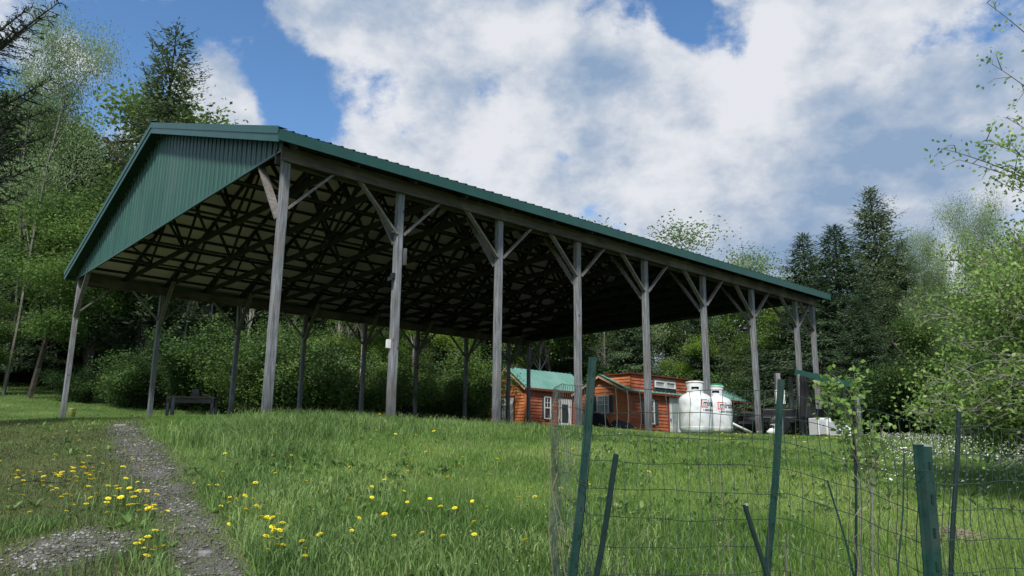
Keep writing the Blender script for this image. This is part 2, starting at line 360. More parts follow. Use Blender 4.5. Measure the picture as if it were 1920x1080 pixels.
# ------------------------------------------------------------------ grass
def blades(name, x, y, h, w, m, lean=.45, tint=None, label=None, wind=(0, 0)):
    n = len(x); z = terrain(x, y)
    a = RNG.random(n)*2*np.pi; b = RNG.random(n)*2*np.pi
    W = np.stack([np.cos(a), np.sin(a), np.zeros(n)], 1)*w[:, None]
    ld = np.stack([np.cos(b), np.sin(b)], 1)*(lean*RNG.random(n)**.7)[:, None]+np.array(wind)
    P = np.stack([x, y, z-.01], 1)
    D = np.stack([ld[:, 0], ld[:, 1], np.ones(n)], 1)
    mid = P+D*np.array([.45, .45, .62])*h[:, None]
    tip = P+np.stack([ld[:, 0]*1.5, ld[:, 1]*1.5, np.ones(n)*(1-.25*RNG.random(n))], 1)*h[:, None]
    V = np.stack([P-W, P+W, mid+W*.75, mid-W*.75, tip], 1).reshape(-1, 3)
    k = np.arange(n)*5
    loops = np.stack([k, k+1, k+2, k+3, k+3, k+2, k+4], 1).ravel()
    st = np.stack([np.arange(n)*7, np.arange(n)*7+4], 1).ravel(); tt = np.tile([4, 3], n)
    if tint is None: tint = RNG.random(n)
    return np_mesh(name, V, loops, st, tt, m, None, np.repeat(tint, 5))
def sample(n, y0, y1, tmin=-.74, tmax=.74, p=0.0):
    u = RNG.random(n)
    e = 2-p
    y = (y0**e+u*(y1**e-y0**e))**(1/e); t = tmin+(tmax-tmin)*RNG.random(n)
    return t*y, y
xs, ys, hs, ws, ts = [], [], [], [], []
for n_, y0, y1, wf in ((130000, 3.7, 7.5, .0024), (210000, 7.5, 15, .0034), (150000, 15, 32, .007), (90000, 32, 62, .016)):
    x, y = sample(n_, y0, y1, p=.6)
    dry = m_dry_shade(x, y); gr = np.maximum(m_track(x, y), m_patch(x, y))
    keep = (RNG.random(n_) > gr*.98-.05) & (RNG.random(n_) > dry*.75)
    x, y, dry = x[keep], y[keep], dry[keep]
    cl = fbm(x*.7, y*.7, 51); f2 = fbm(x*3, y*3, 61)
    h = (.026+.058*cl**1.5*1.6)*(.6+.8*f2)*(1-.62*dry)*(.7+.6*RNG.random(len(x)))
    h *= np.where((y > 15), .8, 1)*np.where(y > 30, 1.3, 1)
    xs.append(x); ys.append(y); hs.append(h); ws.append(wf*(.6+.9*RNG.random(len(x))))
    ts.append(np.clip(.5*RNG.random(len(x))+.95*fbm(x*.55+9, y*.55, 71)-.25+.35*(f2-.5), 0, 1))
x, y, h, w, t = map(np.concatenate, (xs, ys, hs, ws, ts))
tag(blades('grass', x, y, h, w, M['grass'], tint=t), 'green meadow grass with lighter and darker clumps covering the slope', 'grass', kind='stuff')
# short dry turf
x, y = sample(150000, 3.7, 15, -.74, -.05, p=.5)
gr = np.maximum(m_track(x, y), m_patch(x, y)); dry = m_dry_shade(x, y)
k = (RNG.random(len(x)) < np.maximum(dry, gr*.95)*1.2) & (RNG.random(len(x)) > gr*.5)
x, y = x[k], y[k]
tag(blades('dry_turf', x, y, .02+.035*RNG.random(len(x)), .0028*(.6+.8*RNG.random(len(x))), M['drygrass'], .9), 'short brownish turf and moss left of the gravel track', 'turf', kind='stuff')
# long bluish tufts near the crest
xs, ys, hs = [], [], []
for (px, py, n_, s_, hh) in ((480, 815, 3800, .45, .28), (455, 830, 1600, .35, .24), (520, 850, 1200, .45, .18), (560, 800, 1500, .7, .2), (330, 776, 900, .3, .2), (375, 776, 700, .3, .22), (60, 1000, 500, .2, .13), (215, 1010, 300, .15, .10), (700, 800, 2500, 1.1, .18), (640, 792, 2000, .7, .22), (990, 806, 2000, 1.2, .16), (470, 930, 4000, .6, .16), (520, 1040, 4000, .5, .17), (800, 1040, 4000, .8, .15), (1130, 1060, 3000, .7, .16)):
    c = ground_at(px, py)
    if c is None: c = at(px, 800, 13)
    xs.append(c.x+RNG.normal(0, s_, n_)); ys.append(c.y+RNG.normal(0, s_*.7, n_)); hs.append(hh*(.5+.6*RNG.random(n_)))
x, y, h = map(np.concatenate, (xs, ys, hs)); k = np.maximum(m_track(x, y), m_patch(x, y)) < .3; x, y, h = x[k], y[k], h[k]
tag(blades('long_grass', x, y, h, .0035*(.6+.8*RNG.random(len(x))), M['tuft'], .5), 'long bluish green grass tufts near the crest of the slope', 'grass', kind='stuff')
# pale dry seed stalks
x, y = sample(2600, 4, 14, -.3, .74, p=.4)
tag(blades('dry_stalks', x, y, .1+.12*RNG.random(len(x)), np.full(len(x), .0013), leaf_mat('dry_stalk', (.2, .19, .10), (.3, .29, .16), (.42, .4, .25), .2, .7, 0, 1), .9), 'thin pale dry stalks standing among the grass', 'dry stalks', kind='stuff')

# broad-leaved weeds: rosettes of flat leaves
def rosettes(name, n, m, lo, hi, label, tmin=-.74, tmax=.74, y0=3.8, y1=13):
    x, y = sample(n, y0, y1, tmin, tmax, p=.8)
    k = (fbm(x*.8+4, y*.8, 91) > .46) & (RNG.random(n) > m_dry_shade(x, y)*1.1) & (np.maximum(m_track(x, y), m_patch(x, y)) < .5); x, y = x[k], y[k]; n = len(x)
    nl = 7; z = terrain(x, y)
    P = np.repeat(np.stack([x, y, z+.01], 1), nl, 0); N_ = n*nl
    a = RNG.random(N_)*6.283; el = RNG.uniform(.25, 1.1, N_); L = RNG.uniform(lo, hi, N_)*np.repeat(.6+.8*RNG.random(n), nl)
    D = np.stack([np.cos(a)*np.cos(el), np.sin(a)*np.cos(el), np.sin(el)], 1)*L[:, None]
    S = np.stack([-np.sin(a), np.cos(a), RNG.normal(0, .2, N_)], 1)*(L*.17)[:, None]
    tag(cards(name, P, D, S, m, None, np.repeat(RNG.random(n), nl)*.6+.4*RNG.random(N_), .6, .15), label, 'weeds', kind='stuff')
rosettes('broadleaf_weeds', 3600, M['tuft'], .04, .09, 'low broad-leaved weeds and dandelion leaves scattered through the grass')
# gravel stones
ico_v = []; ph = (1+5**.5)/2
for a, b in ((-1, ph), (1, ph), (-1, -ph), (1, -ph)): ico_v.append((a, b, 0))
for a, b in ((-1, ph), (1, ph), (-1, -ph), (1, -ph)): ico_v.append((0, a, b))
for a, b in ((-1, ph), (1, ph), (-1, -ph), (1, -ph)): ico_v.append((b, 0, a))
ico_v = np.array(ico_v)/1.9
ico_v = np.array([(-1, ph, 0), (1, ph, 0), (-1, -ph, 0), (1, -ph, 0), (0, -1, ph), (0, 1, ph), (0, -1, -ph), (0, 1, -ph), (ph, 0, -1), (ph, 0, 1), (-ph, 0, -1), (-ph, 0, 1)])/1.9
ico_f = np.array([(0,11,5),(0,5,1),(0,1,7),(0,7,10),(0,10,11),(1,5,9),(5,11,4),(11,10,2),(10,7,6),(7,1,8),(3,9,4),(3,4,2),(3,2,6),(3,6,8),(3,8,9),(4,9,5),(2,4,11),(6,2,10),(8,6,7),(9,8,1)])
def stones(name, fn, n, y0, y1, smax, label):
    x = RNG.uniform(-6, 0, n); y = RNG.uniform(y0, y1, n)
    k = RNG.random(n) < fn(x, y)**1.8*.9; x, y = x[k], y[k]; n = len(x)
    s = smax*(.18+.82*RNG.random(n)**3.2)
    sc = np.stack([s*(.8+.6*RNG.random(n)), s*(.8+.6*RNG.random(n)), s*(.45+.35*RNG.random(n))], 1)
    V = ico_v[None]*sc[:, None]*(1+.3*(RNG.random((n, 12, 1))-.5))
    a = RNG.random(n)*6.28; ca, sa = np.cos(a)[:, None], np.sin(a)[:, None]
    V = np.stack([V[..., 0]*ca-V[..., 1]*sa, V[..., 0]*sa+V[..., 1]*ca, V[..., 2]], -1)
    V += np.stack([x, y, terrain(x, y)+.004+sc[:, 2]*.35], 1)[:, None]
    F = (ico_f[None]+np.arange(n)[:, None, None]*12).reshape(-1)
    tag(np_mesh(name, V.reshape(-1, 3), F, np.arange(n*20)*3, np.full(n*20, 3), M['stone'], None, np.repeat(RNG.random(n), 12)), label, 'gravel', kind='stuff')
stones('gravel', m_track, 90000, 3.6, 13.5, .014, 'grey gravel stones worn into the narrow track up the slope')
stones('gravel', m_patch, 60000, 3.6, 7.5, .016, 'coarser grey gravel stones in the bare patch at lower left')

# ------------------------------------------------------------------ pavilion
FL = EYE+.633; YAW = .728; H = 4.159; W = 13.435; OE = .458; OV = .327; RR = 2.425; HO = .389; ENDU = 7*2.44+1.188
pav = empty('open_pavilion', (-3.908, 12.331, FL), YAW, 'long open-sided timber pavilion with green gabled metal roof on the grassy rise', 'pavilion')
sl = RR/(W/2+OE)                                   # roof slope
def rz(v): return H+HO+RR-abs(v-W/2)*sl          # top of the roof at v
UN = [.04, 2.37, 4.85, 7.24, 9.68, 12.2, 14.64, 17.15, ENDU]
UF = [0, 2.36, 4.86, 7.30, 9.76, 12.2, 14.66, 17.06, ENDU]
def post_mesh(u, v, seed):
    mb = MB(); w = .068; rnd = random.Random(seed); b = .012
    zs = [-.35, .5, 1.5, 2.6, 3.5, H+.2]
    ring = [(-w, -w+b), (-w+b, -w), (w-b, -w), (w, -w+b), (w, w-b), (w-b, w), (-w+b, w), (-w, w-b)]
    o = 0; jx = jy = 0
    for z in zs:
        for a, c in ring: mb.v.append((u+a+jx, v+c+jy, z))
        jx += rnd.uniform(-.008, .008); jy += rnd.uniform(-.008, .008)
        if z == zs[-2]: jx = jy = 0
    for i in range(len(zs)-1):
        for k in range(8):
            k2 = (k+1) % 8; mb.f.append((i*8+k, i*8+k2, i*8+8+k2, i*8+8+k))
    mb.f.append(tuple(range(40, 48)))
    return mb
for i, u in enumerate(UN):
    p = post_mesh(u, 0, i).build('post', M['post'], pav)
    for s in (-1, 1):
        if (s < 0 and i == 0) or (s > 0 and i == 8): continue
        MB().bar((u+s*.07, -.03, H-.80), (u+s*.93, -.03, H+.06), .04, .095, (0, 1, 0)).build('brace', M['brace'], p)
    MB().bar((u-.02, .06, H-.98), (u-.02, 1.02, H+.30), .04, .14, (1, 0, 0)).build('brace', M['brace'], p)
for i, u in enumerate(UF):
    p = post_mesh(u, W, 50+i).build('post', M['post'], pav)
    for s in (-1, 1):
        if (s < 0 and i == 0) or (s > 0 and i == 8): continue
        MB().bar((u+s*.07, W-.03, H-.80), (u+s*.93, W-.03, H+.06), .04, .095, (0, 1, 0)).build('brace', M['brace'], p)
    MB().bar((u-.02, W-.06, H-.98), (u-.02, W-1.02, H+.30), .04, .12, (1, 0, 0)).build('brace', M['brace'], p)
for v in (0, W):
    for s in (-1, 1):
        mb = MB(); vv = v+s*.112
        us = [-.10, 4.95, 9.8, 14.7, ENDU+.10]
        for a, b in zip(us[:-1], us[1:]):
            mb.box((a+.002, vv-.021, H), (b-.002, vv+.021, H+.245))
        mb.build('header_beam', M['beam'], pav)
# trusses
nt = 16; tu = [ENDU*i/(nt-1) for i in range(nt)]; tu[0] = .02; tu[-1] = ENDU-.02
zb = H+.245
for i, u in enumerate(tu):
    mb = MB(); T = .04
    mb.bar((u, -.12, zb+.07), (u, W+.12, zb+.07), T, .14, (0, 0, 1))
    dz = .205                                       # drop from roof top to centre of top chord
    for s in (0, 1):
        v0 = -OE+.03 if s == 0 else W+OE-.03
        mb.bar((u, v0, rz(v0)-dz), (u, W/2, rz(W/2)-dz), T, .13, (0, 0, 1))
    bot = [W*k/8 for k in (0, 1.45, 3.0, 5.0, 6.55, 8)]
    top = [W*k/8 for k in (.75, 2.2, 4, 5.8, 7.25)]
    for k in range(5):
        tz_ = rz(top[k])-dz
        off = T*1.02 if k % 2 else -T*1.02
        mb.bar((u+off, bot[k] if k else .5, zb+.09), (u+off, top[k], tz_), T*.9, .09, (0, 0, 1))
        mb.bar((u-off, top[k], tz_), (u-off, bot[k+1] if k < 4 else W-.5, zb+.09), T*.9, .09, (0, 0, 1))
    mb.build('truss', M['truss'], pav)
# longitudinal bracing and cross bracing between trusses
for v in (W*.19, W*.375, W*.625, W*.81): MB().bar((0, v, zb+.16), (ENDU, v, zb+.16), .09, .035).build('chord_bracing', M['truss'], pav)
for j in range(0, nt-1, 3):
    for v in (W*.19, W*.375, W*.5, W*.625, W*.81):
        hgt = rz(v)-.28; mb = MB()
        mb.bar((tu[j]+.07, v+.05, zb+.19), (tu[j+1]-.07, v+.05, hgt), .035, .09, (0, 1, 0)); mb.bar((tu[j]+.07, v-.05, hgt), (tu[j+1]-.07, v-.05, zb+.19), .035, .09, (0, 1, 0)); mb.build('cross_bracing', M['truss'], pav)
# purlins
np_ = 13
for s in (0, 1):
    for k in range(np_):
        d = .04+(W/2+OE-.1)*k/(np_-1)
        v = -OE+d if s == 0 else W+OE-d
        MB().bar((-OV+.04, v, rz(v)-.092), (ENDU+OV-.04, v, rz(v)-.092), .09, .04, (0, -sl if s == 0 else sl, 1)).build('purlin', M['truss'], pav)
# roof sheets with ribs
def ribs(a, b, pitch=.2286, h=.02):
    xs = []; k = a
    while k < b-.12:
        xs += [(k, h), (k+.03, h), (k+.045, 0), (k+.0985, 0), (k+.106, .006), (k+.122, .006), (k+.13, 0), (k+.2136, 0)]
        k += pitch
    xs.append((b, 0)); return xs
for s in (0, 1):
    prof = ribs(-OV, ENDU+OV); mb = MB(); v0 = -OE-.03 if s == 0 else W+OE+.03
    for z_, tag_ in ((0, 1),):
        for (x_, hh) in prof:
            mb.v.append((x_, v0, rz(v0)-.0+hh)); mb.v.append((x_, W/2, rz(W/2)+hh))
    for k in range(len(prof)-1):
        q = (2*k, 2*k+2, 2*k+3, 2*k+1); mb.f.append(q if s == 0 else q[::-1])
    mb.build('roof_panel', M['roof'], pav)
    mb = MB(); mb.add([(-OV+.02, v0, rz(v0)-.066), (ENDU+OV-.02, v0, rz(v0)-.066), (ENDU+OV-.02, W/2, rz(W/2)-.066), (-OV+.02, W/2, rz(W/2)-.066)], [(0, 3, 2, 1)])
    mb.build('roof_underside', M['liner'], pav)
    vm = [v0, -.10] if s == 0 else [W+.10, v0]
    def strp(u0, u1, va, vb, q):
        q.add([(u0, va, rz(va)-.125), (u1, va, rz(va)-.125), (u1, vb, rz(vb)-.125), (u0, vb, rz(vb)-.125)], [(0, 3, 2, 1)])
    q = MB(); strp(-OV+.015, -.08, v0, W/2, q); strp(ENDU+.08, ENDU+OV-.015, v0, W/2, q); strp(-.08, ENDU+.08, vm[0], vm[1], q)
    q.build('soffit', M['soffit'], pav)
    # eave fascia
    ve = -OE-.02 if s == 0 else W+OE+.02
    MB().box((-OV, ve-.012, rz(ve)-.20), (ENDU+OV, ve+.012, rz(ve)-.012)).build('eave_fascia', M['green'], pav)
MB().bar((-OV-.03, W/2-.14, rz(W/2)-.015), (ENDU+OV+.03, W/2-.14, rz(W/2)-.015), .30, .012, (0, -sl, 1)).bar((-OV-.03, W/2+.14, rz(W/2)-.015), (ENDU+OV+.03, W/2+.14, rz(W/2)-.015), .30, .012, (0, sl, 1)).build('ridge_cap', M['green'], pav).location.z = .05
# rake trim, two steps, both gables
for u, s in ((-OV, -1), (ENDU+OV, 1)):
    mb = MB()
    for v0 in (-OE-.03, W+OE+.03):
        sg = -1 if v0 < 0 else 1
        a = Vector((u, v0, rz(v0))); b = Vector((u, W/2, rz(W/2)))
        for (du, z0, z1, th) in ((s*.022, .035, -.10, .02), (s*.004, -.085, -.235, .02)):
            va = [a+Vector((du-th/2, 0, z1)), a+Vector((du+th/2, 0, z1)), a+Vector((du+th/2, 0, z0)), a+Vector((du-th/2, 0, z0))]
            vb = [p+(b-a) for p in va]
            mb.add(va+vb, [(0,1,2,3),(7,6,5,4),(0,4,5,1),(1,5,6,2),(2,6,7,3),(3,7,4,0)])
        # top flange of the trim
        va = [a+Vector((0, 0, .028)), a+Vector((-s*.16, 0, .028)), b+Vector((-s*.16, 0, .028)), b+Vector((0, 0, .028))]
        mb.add(va, [(0, 1, 2, 3)])
    mb.build('rake_trim', M['green'], pav)
# gable cladding
for u, s in ((-.055, -1), (ENDU+.055, 1)):
    mb = MB(); prof = ribs(-.10, W+.10)
    vs = sorted(set([p for p, _ in prof]+[W/2]))
    hh = dict(prof)
    pv = [p for p, _ in prof]; ph_ = [q for _, q in prof]
    for p in vs:
        d = float(np.interp(p, pv, ph_))
        mb.v.append((u+s*d, p, zb-.06)); mb.v.append((u+s*d, p, max(rz(p)-.10, zb-.03)))
    for k in range(len(vs)-1): mb.f.append((2*k, 2*k+1, 2*k+3, 2*k+2))
    mb.build('gable_cladding', M['clad'], pav)
    MB().box((u+s*.026-.012, -.10, zb-.085), (u+s*.026+.012, W+.10, zb-.045)).build('cladding_trim', M['green'], pav)
def pw(u, v, z): return Matrix.Translation((-3.908, 12.331, FL)) @ Matrix.Rotation(YAW, 4, 'Z') @ Vector((u, v, z))
# things hung on the posts
t = empty('flood_light', pw(UN[1]-.07, -.02, 2.55), YAW, 'small black flood light fixed to the second front post', 'flood light')
MB().box((-.06, -.04, -.04), (0, .04, .06)).build('housing', M['black'], t); MB().box((-.11, -.05, -.09), (-.07, .05, -.02)).build('lamp', M['black'], t); MB().bar((-.075, 0, -.04), (-.02, 0, 0), .03, .03).build('bracket', M['aluminium'], t)
t = empty('junction_box', pw(UN[1]-.088, .03, 1.30), YAW, 'small pale box on the left face of the second front post', 'box')
MB().box((-.04, -.035, -.08), (.02, .035, .08)).build('box', M['whitepaint'], t); MB().box((-.048, -.03, -.07), (-.042, .03, .07)).build('lid', M['whitepaint'], t)
t = empty('junction_box', pw(UN[1]-.088, -.02, 3.42), YAW, 'grey box high on the second front post below its braces', 'box')
MB().box((-.07, -.05, -.05), (.02, .05, .05)).build('box', M['shutter'], t); MB().box((-.078, -.045, -.045), (-.072, .045, .045)).build('lid', M['shutter'], t)
t = empty('wall_bracket', pw(UN[1]+.088, -.05, 2.95), YAW, 'short wooden block nailed to the second front post', 'block')
MB().box((0, -.05, -.16), (.045, .05, .16)).build('block', M['post'], t)
t = empty('flood_light', pw(UN[6]-.3, .1, 2.98), YAW, 'black lamp on the seventh front post below the braces', 'flood light')
MB().lathe([(.0, .1), (.05, .1), (.14, -.02), (.14, -.04), (0, -.04)], 14).build('lamp_shade', M['black'], t, True); MB().bar((.05, 0, .1), (.25, -.08, .1), .03, .03).build('bracket', M['black'], t)

# ------------------------------------------------------------------ cabins
def lap(mb, x0, x1, y, z0, z1, st=.16, axis_='x', out=-1, zf=None):
    """lapped siding boards on a wall plane; out = sign of outward normal along the other axis"""
    z = z0
    while z < z1-.01:
        zt = min(z+st, z1)
        a0, a1 = x0, x1
        if zf:
            r = zf(z, zt)
            if r is None: z = zt; continue
            a0, a1, b0, b1 = r
        else: b0, b1 = x0, x1
        d0 = .03; d1 = .004
        if axis_ == 'x': v = [(a0, y+out*d0, z), (a1, y+out*d0, z), (b1, y+out*d1, zt), (b0, y+out*d1, zt), (a0, y, z), (a1, y, z)]
        else: v = [(y+out*d0, a0, z), (y+out*d0, a1, z), (y+out*d1, b1, zt), (y+out*d1, b0, zt), (y, a0, z), (y, a1, z)]
        mb.add(v, [(0, 1, 2, 3), (0, 4, 5, 1)])
        z = zt
    return mb
def window(par, x, y, z, w, h, axis_='x', out=-1, shutters=.2, muntin=True, gl='glass', name='window', frame='whitepaint'):
    def bx(a0, a1, d0, d1, z0, z1):
        if axis_ == 'x': return (a0, min(y+out*d0, y+out*d1), z0), (a1, max(y+out*d0, y+out*d1), z1)
        return (min(y+out*d0, y+out*d1), a0, z0), (max(y+out*d0, y+out*d1), a1, z1)
    mb = MB(); t_ = .055
    mb.box(*bx(x-w/2-t_, x-w/2, .0, .07, z-h/2, z+h/2)); mb.box(*bx(x+w/2, x+w/2+t_, .0, .07, z-h/2, z+h/2))
    mb.box(*bx(x-w/2-t_, x+w/2+t_, .0, .072, z+h/2, z+h/2+t_)); mb.box(*bx(x-w/2-t_, x+w/2+t_, .0, .085, z-h/2-t_, z-h/2))
    f = mb.build(name, M[frame], par)
    MB().box(*bx(x-w/2, x+w/2, .02, .04, z-h/2, z+h/2)).build('pane', M[gl], f)
    if muntin:
        mb = MB(); mb.box(*bx(x-w/2, x+w/2, .041, .065, z-.025, z+.025)); mb.box(*bx(x-.012, x+.012, .041, .055, z+.027, z+h/2)); mb.box(*bx(x-w/2, x-.014, .041, .054, z+h*.25-.01, z+h*.25+.01)); mb.box(*bx(x+.014, x+w/2, .041, .054, z+h*.25-.01, z+h*.25+.01)); mb.build('muntin', M[frame], f)
    if shutters:
        for s in (-1, 1):
            a = x+s*(w/2+t_+.005); a0, a1 = (a-shutters, a) if s < 0 else (a, a+shutters)
            mb = MB(); mb.box(*bx(a0, a1, .032, .05, z-h/2-.05, z+h/2+.05))
            for k in range(9):
                zz = z-h/2+h*(k+.5)/9; mb.box(*bx(a0+.03, a1-.03, .051, .058, zz-h/30, zz+h/40))
            mb.build('shutter', M['shutter'], par)
def door(par, x0, x1, y, z0, z1, axis_='x', out=-1, gl='glass', glz=(.45, .93), glw=.55, lower=True):
    def bx(a0, a1, d0, d1, q0, q1):
        if axis_ == 'x': return (a0, min(y+out*d0, y+out*d1), q0), (a1, max(y+out*d0, y+out*d1), q1)
        return (min(y+out*d0, y+out*d1), a0, q0), (max(y+out*d0, y+out*d1), a1, q1)
    h = z1-z0; w = x1-x0; xc = (x0+x1)/2
    mb = MB(); mb.box(*bx(x0, x1, .0, .05, z0, z1))
    d = mb.build('door', M['whitepaint'], par)
    mb = MB(); mb.box(*bx(x0-.07, x0, .0, .06, z0, z1)); mb.box(*bx(x1, x1+.07, .0, .06, z0, z1)); mb.box(*bx(x0-.07, x1+.07, .0, .063, z1, z1+.08)); mb.build('door_frame', M['trimred'], d)
    MB().box(*bx(xc-w*glw/2, xc+w*glw/2, .051, .06, z0+h*glz[0], z0+h*glz[1])).build('pane', M[gl], d)
    if lower:
        mb = MB()
        for s in (-1, 1): mb.box(*bx(xc+s*w*.2-w*.13, xc+s*w*.2+w*.13, .051, .058, z0+h*.1, z0+h*.38))
        mb.build('door_panel', M['whitepaint'], d)
    hx = x0+.07 if axis_ == 'x' else x1-.07
    MB().box(*bx(hx-.02, hx+.02, .051, .10, z0+h*.45, z0+h*.5)).build('handle', M['ink'], d)
M['trimred'] = noise_mat('dark_red_trim', (.12, .03, .018), (.2, .05, .03), 5, .6, 4, 0)
def cabin(name, loc, L, Wd, hw, rise, label, rot=YAW, side='siding', gab='siding_lit', ov=.16, group=None):
    c = empty(name, loc, rot, label, 'cabin', group)
    MB().box((.03, .03, -.3), (L-.03, Wd-.03, hw)).build('wall', M[side], c)
    mb = MB(); lap(mb, 0, L, .03, 0, hw, .15, 'x', -1); mb.build('siding', M[side], c)
    mb = MB(); lap(mb, 0, L, Wd-.03, 0, hw, .15, 'x', 1); mb.build('siding', M[side], c)
    sl2 = rise/(Wd/2)
    def zf(z, zt):
        a = max(0, (z-hw)/sl2); b = max(0, (zt-hw)/sl2)
        return (a, Wd-a, b, Wd-b)
    for xx, o in ((.03, -1), (L-.03, 1)):
        mb = MB(); lap(mb, 0, Wd, xx, 0, hw+rise, .15, 'y', o, zf); mb.add([(xx, .03, hw), (xx, Wd-.03, hw), (xx, Wd/2, hw+rise-.03)], [(0, 1, 2)]); mb.build('gable_siding', M[gab], c)
    mb = MB()
    for (a, b) in ((0, 0), (L, 0), (0, Wd), (L, Wd)): mb.box((a-.045, b-.045, 0), (a+.045, b+.045, hw))
    mb.build('corner_board', M[gab], c)
    def rzz(v): return hw+rise+.05-abs(v-Wd/2)*sl2
    for s in (0, 1):
        v0 = -ov if s == 0 else Wd+ov; mb = MB(); mb2 = MB()
        P = [(-ov, v0, rzz(v0)), (L+ov, v0, rzz(v0)), (L+ov, Wd/2, rzz(Wd/2)), (-ov, Wd/2, rzz(Wd/2))]
        Pt = [(a, b, z+.02) for a, b, z in P]
        f = [(0,1,2,3),(7,6,5,4),(0,4,5,1),(1,5,6,2),(2,6,7,3),(3,7,4,0)]
        mb.add(P+Pt, f if s else [q[::-1] for q in f])
        k = -ov+.05
        while k < L+ov:
            mb.bar((k, v0, rzz(v0)+.03), (k, Wd/2, rzz(Wd/2)+.03), .018, .03, (0, 0, 1)); k += .3
        mb.build('roof', M['tealroof'], c)
        for uu in (-ov-.012, L+ov+.012):
            MB().bar((uu, v0, rzz(v0)-.07), (uu, Wd/2, rzz(Wd/2)-.07), .022, .12, (0, 0, 1)).build('rake_board', M['trimwood'], c)
        mb3 = MB()
        for uu in (-ov-.016, L+ov+.016): mb3.bar((uu, v0, rzz(v0)+.015), (uu, Wd/2, rzz(Wd/2)+.015), .04, .05, (0, 0, 1))
        mb3.build('rake_trim', M['green'], c)
        MB().box((-ov, v0-.012, rzz(v0)-.1), (L+ov, v0+.012, rzz(v0)-.002)).build('eave_trim', M['trimred'], c)
    return c
cz = FL+.05
c1 = cabin('cabin', (.70, 37, cz), 4.36, 2.63, 2.5, .95, 'small rust-red cabin with teal gabled roof, left of the other cabin')
door(c1, .82, 1.69, .03, .02, 2.02, 'y', -1, 'paleglass', (.12, .9), .28, False)
window(c1, 1.46, .03, 1.55, .36, .98, 'x', -1, .12)
door(c1, 2.19, 3.15, .03, .02, 2.06, 'x', -1, 'glass', (.42, .86), .46)
c2 = cabin('cabin', (5.14, 34, cz), 9.5, 3.1, 2.12, .72, 'long orange-brown cabin with dormer and shuttered windows behind the propane tanks')
window(c2, 1.45, .03, 1.55, .62, .72, 'y', -1, .22, True, 'paleglass')
window(c2, 1.50, .03, 1.25, .55, 1.0, 'x', -1, .28)
door(c2, 2.92, 3.74, .03, .02, 1.98, 'x', -1, 'paleglass', (.2, .88), .5, False)
# dormer flush with the long wall
mb = MB(); mb.box((.2, .0, 2.0), (5.6, 1.5, 2.86)); d = mb.build('dormer', M['siding'], c2)
mb = MB(); lap(mb, .2, 5.6, 0, 2.0, 2.86, .15, 'x', -1); mb.build('siding', M['siding'], d)
mb = MB(); lap(mb, .0, 1.5, .2, 2.2, 2.86, .15, 'y', -1); mb.build('cheek_siding', M['siding_lit'], d)
MB().box((.1, -.1, 2.865), (5.7, 1.6, 2.91)).build('dormer_roof', M['trimred'], d)
MB().box((1.75, -.052, 2.2), (3.45, -.035, 2.78)).build('window_panel', M['shutter'], d)
for k in (2.2, 3.0): window(c2, k, -.04, 2.52, .6, .20, 'x', -1, 0, False, 'paleglass', 'dormer_window')
# dark panel painting in the shade of the porch at the far end
MB().box((7.55, -.04, .03), (9.05, .015, 1.95)).build('porch_shade_panel', M['glass'], c2)
mb = MB(); mb.box((7.4, -.06, 0), (7.54, .02, 2.1)); mb.box((9.06, -.06, 0), (9.2, .02, 2.1)); mb.box((7.4, -.065, 1.96), (9.5, .02, 2.11)); mb.build('porch_frame', M['siding_lit'], c2)

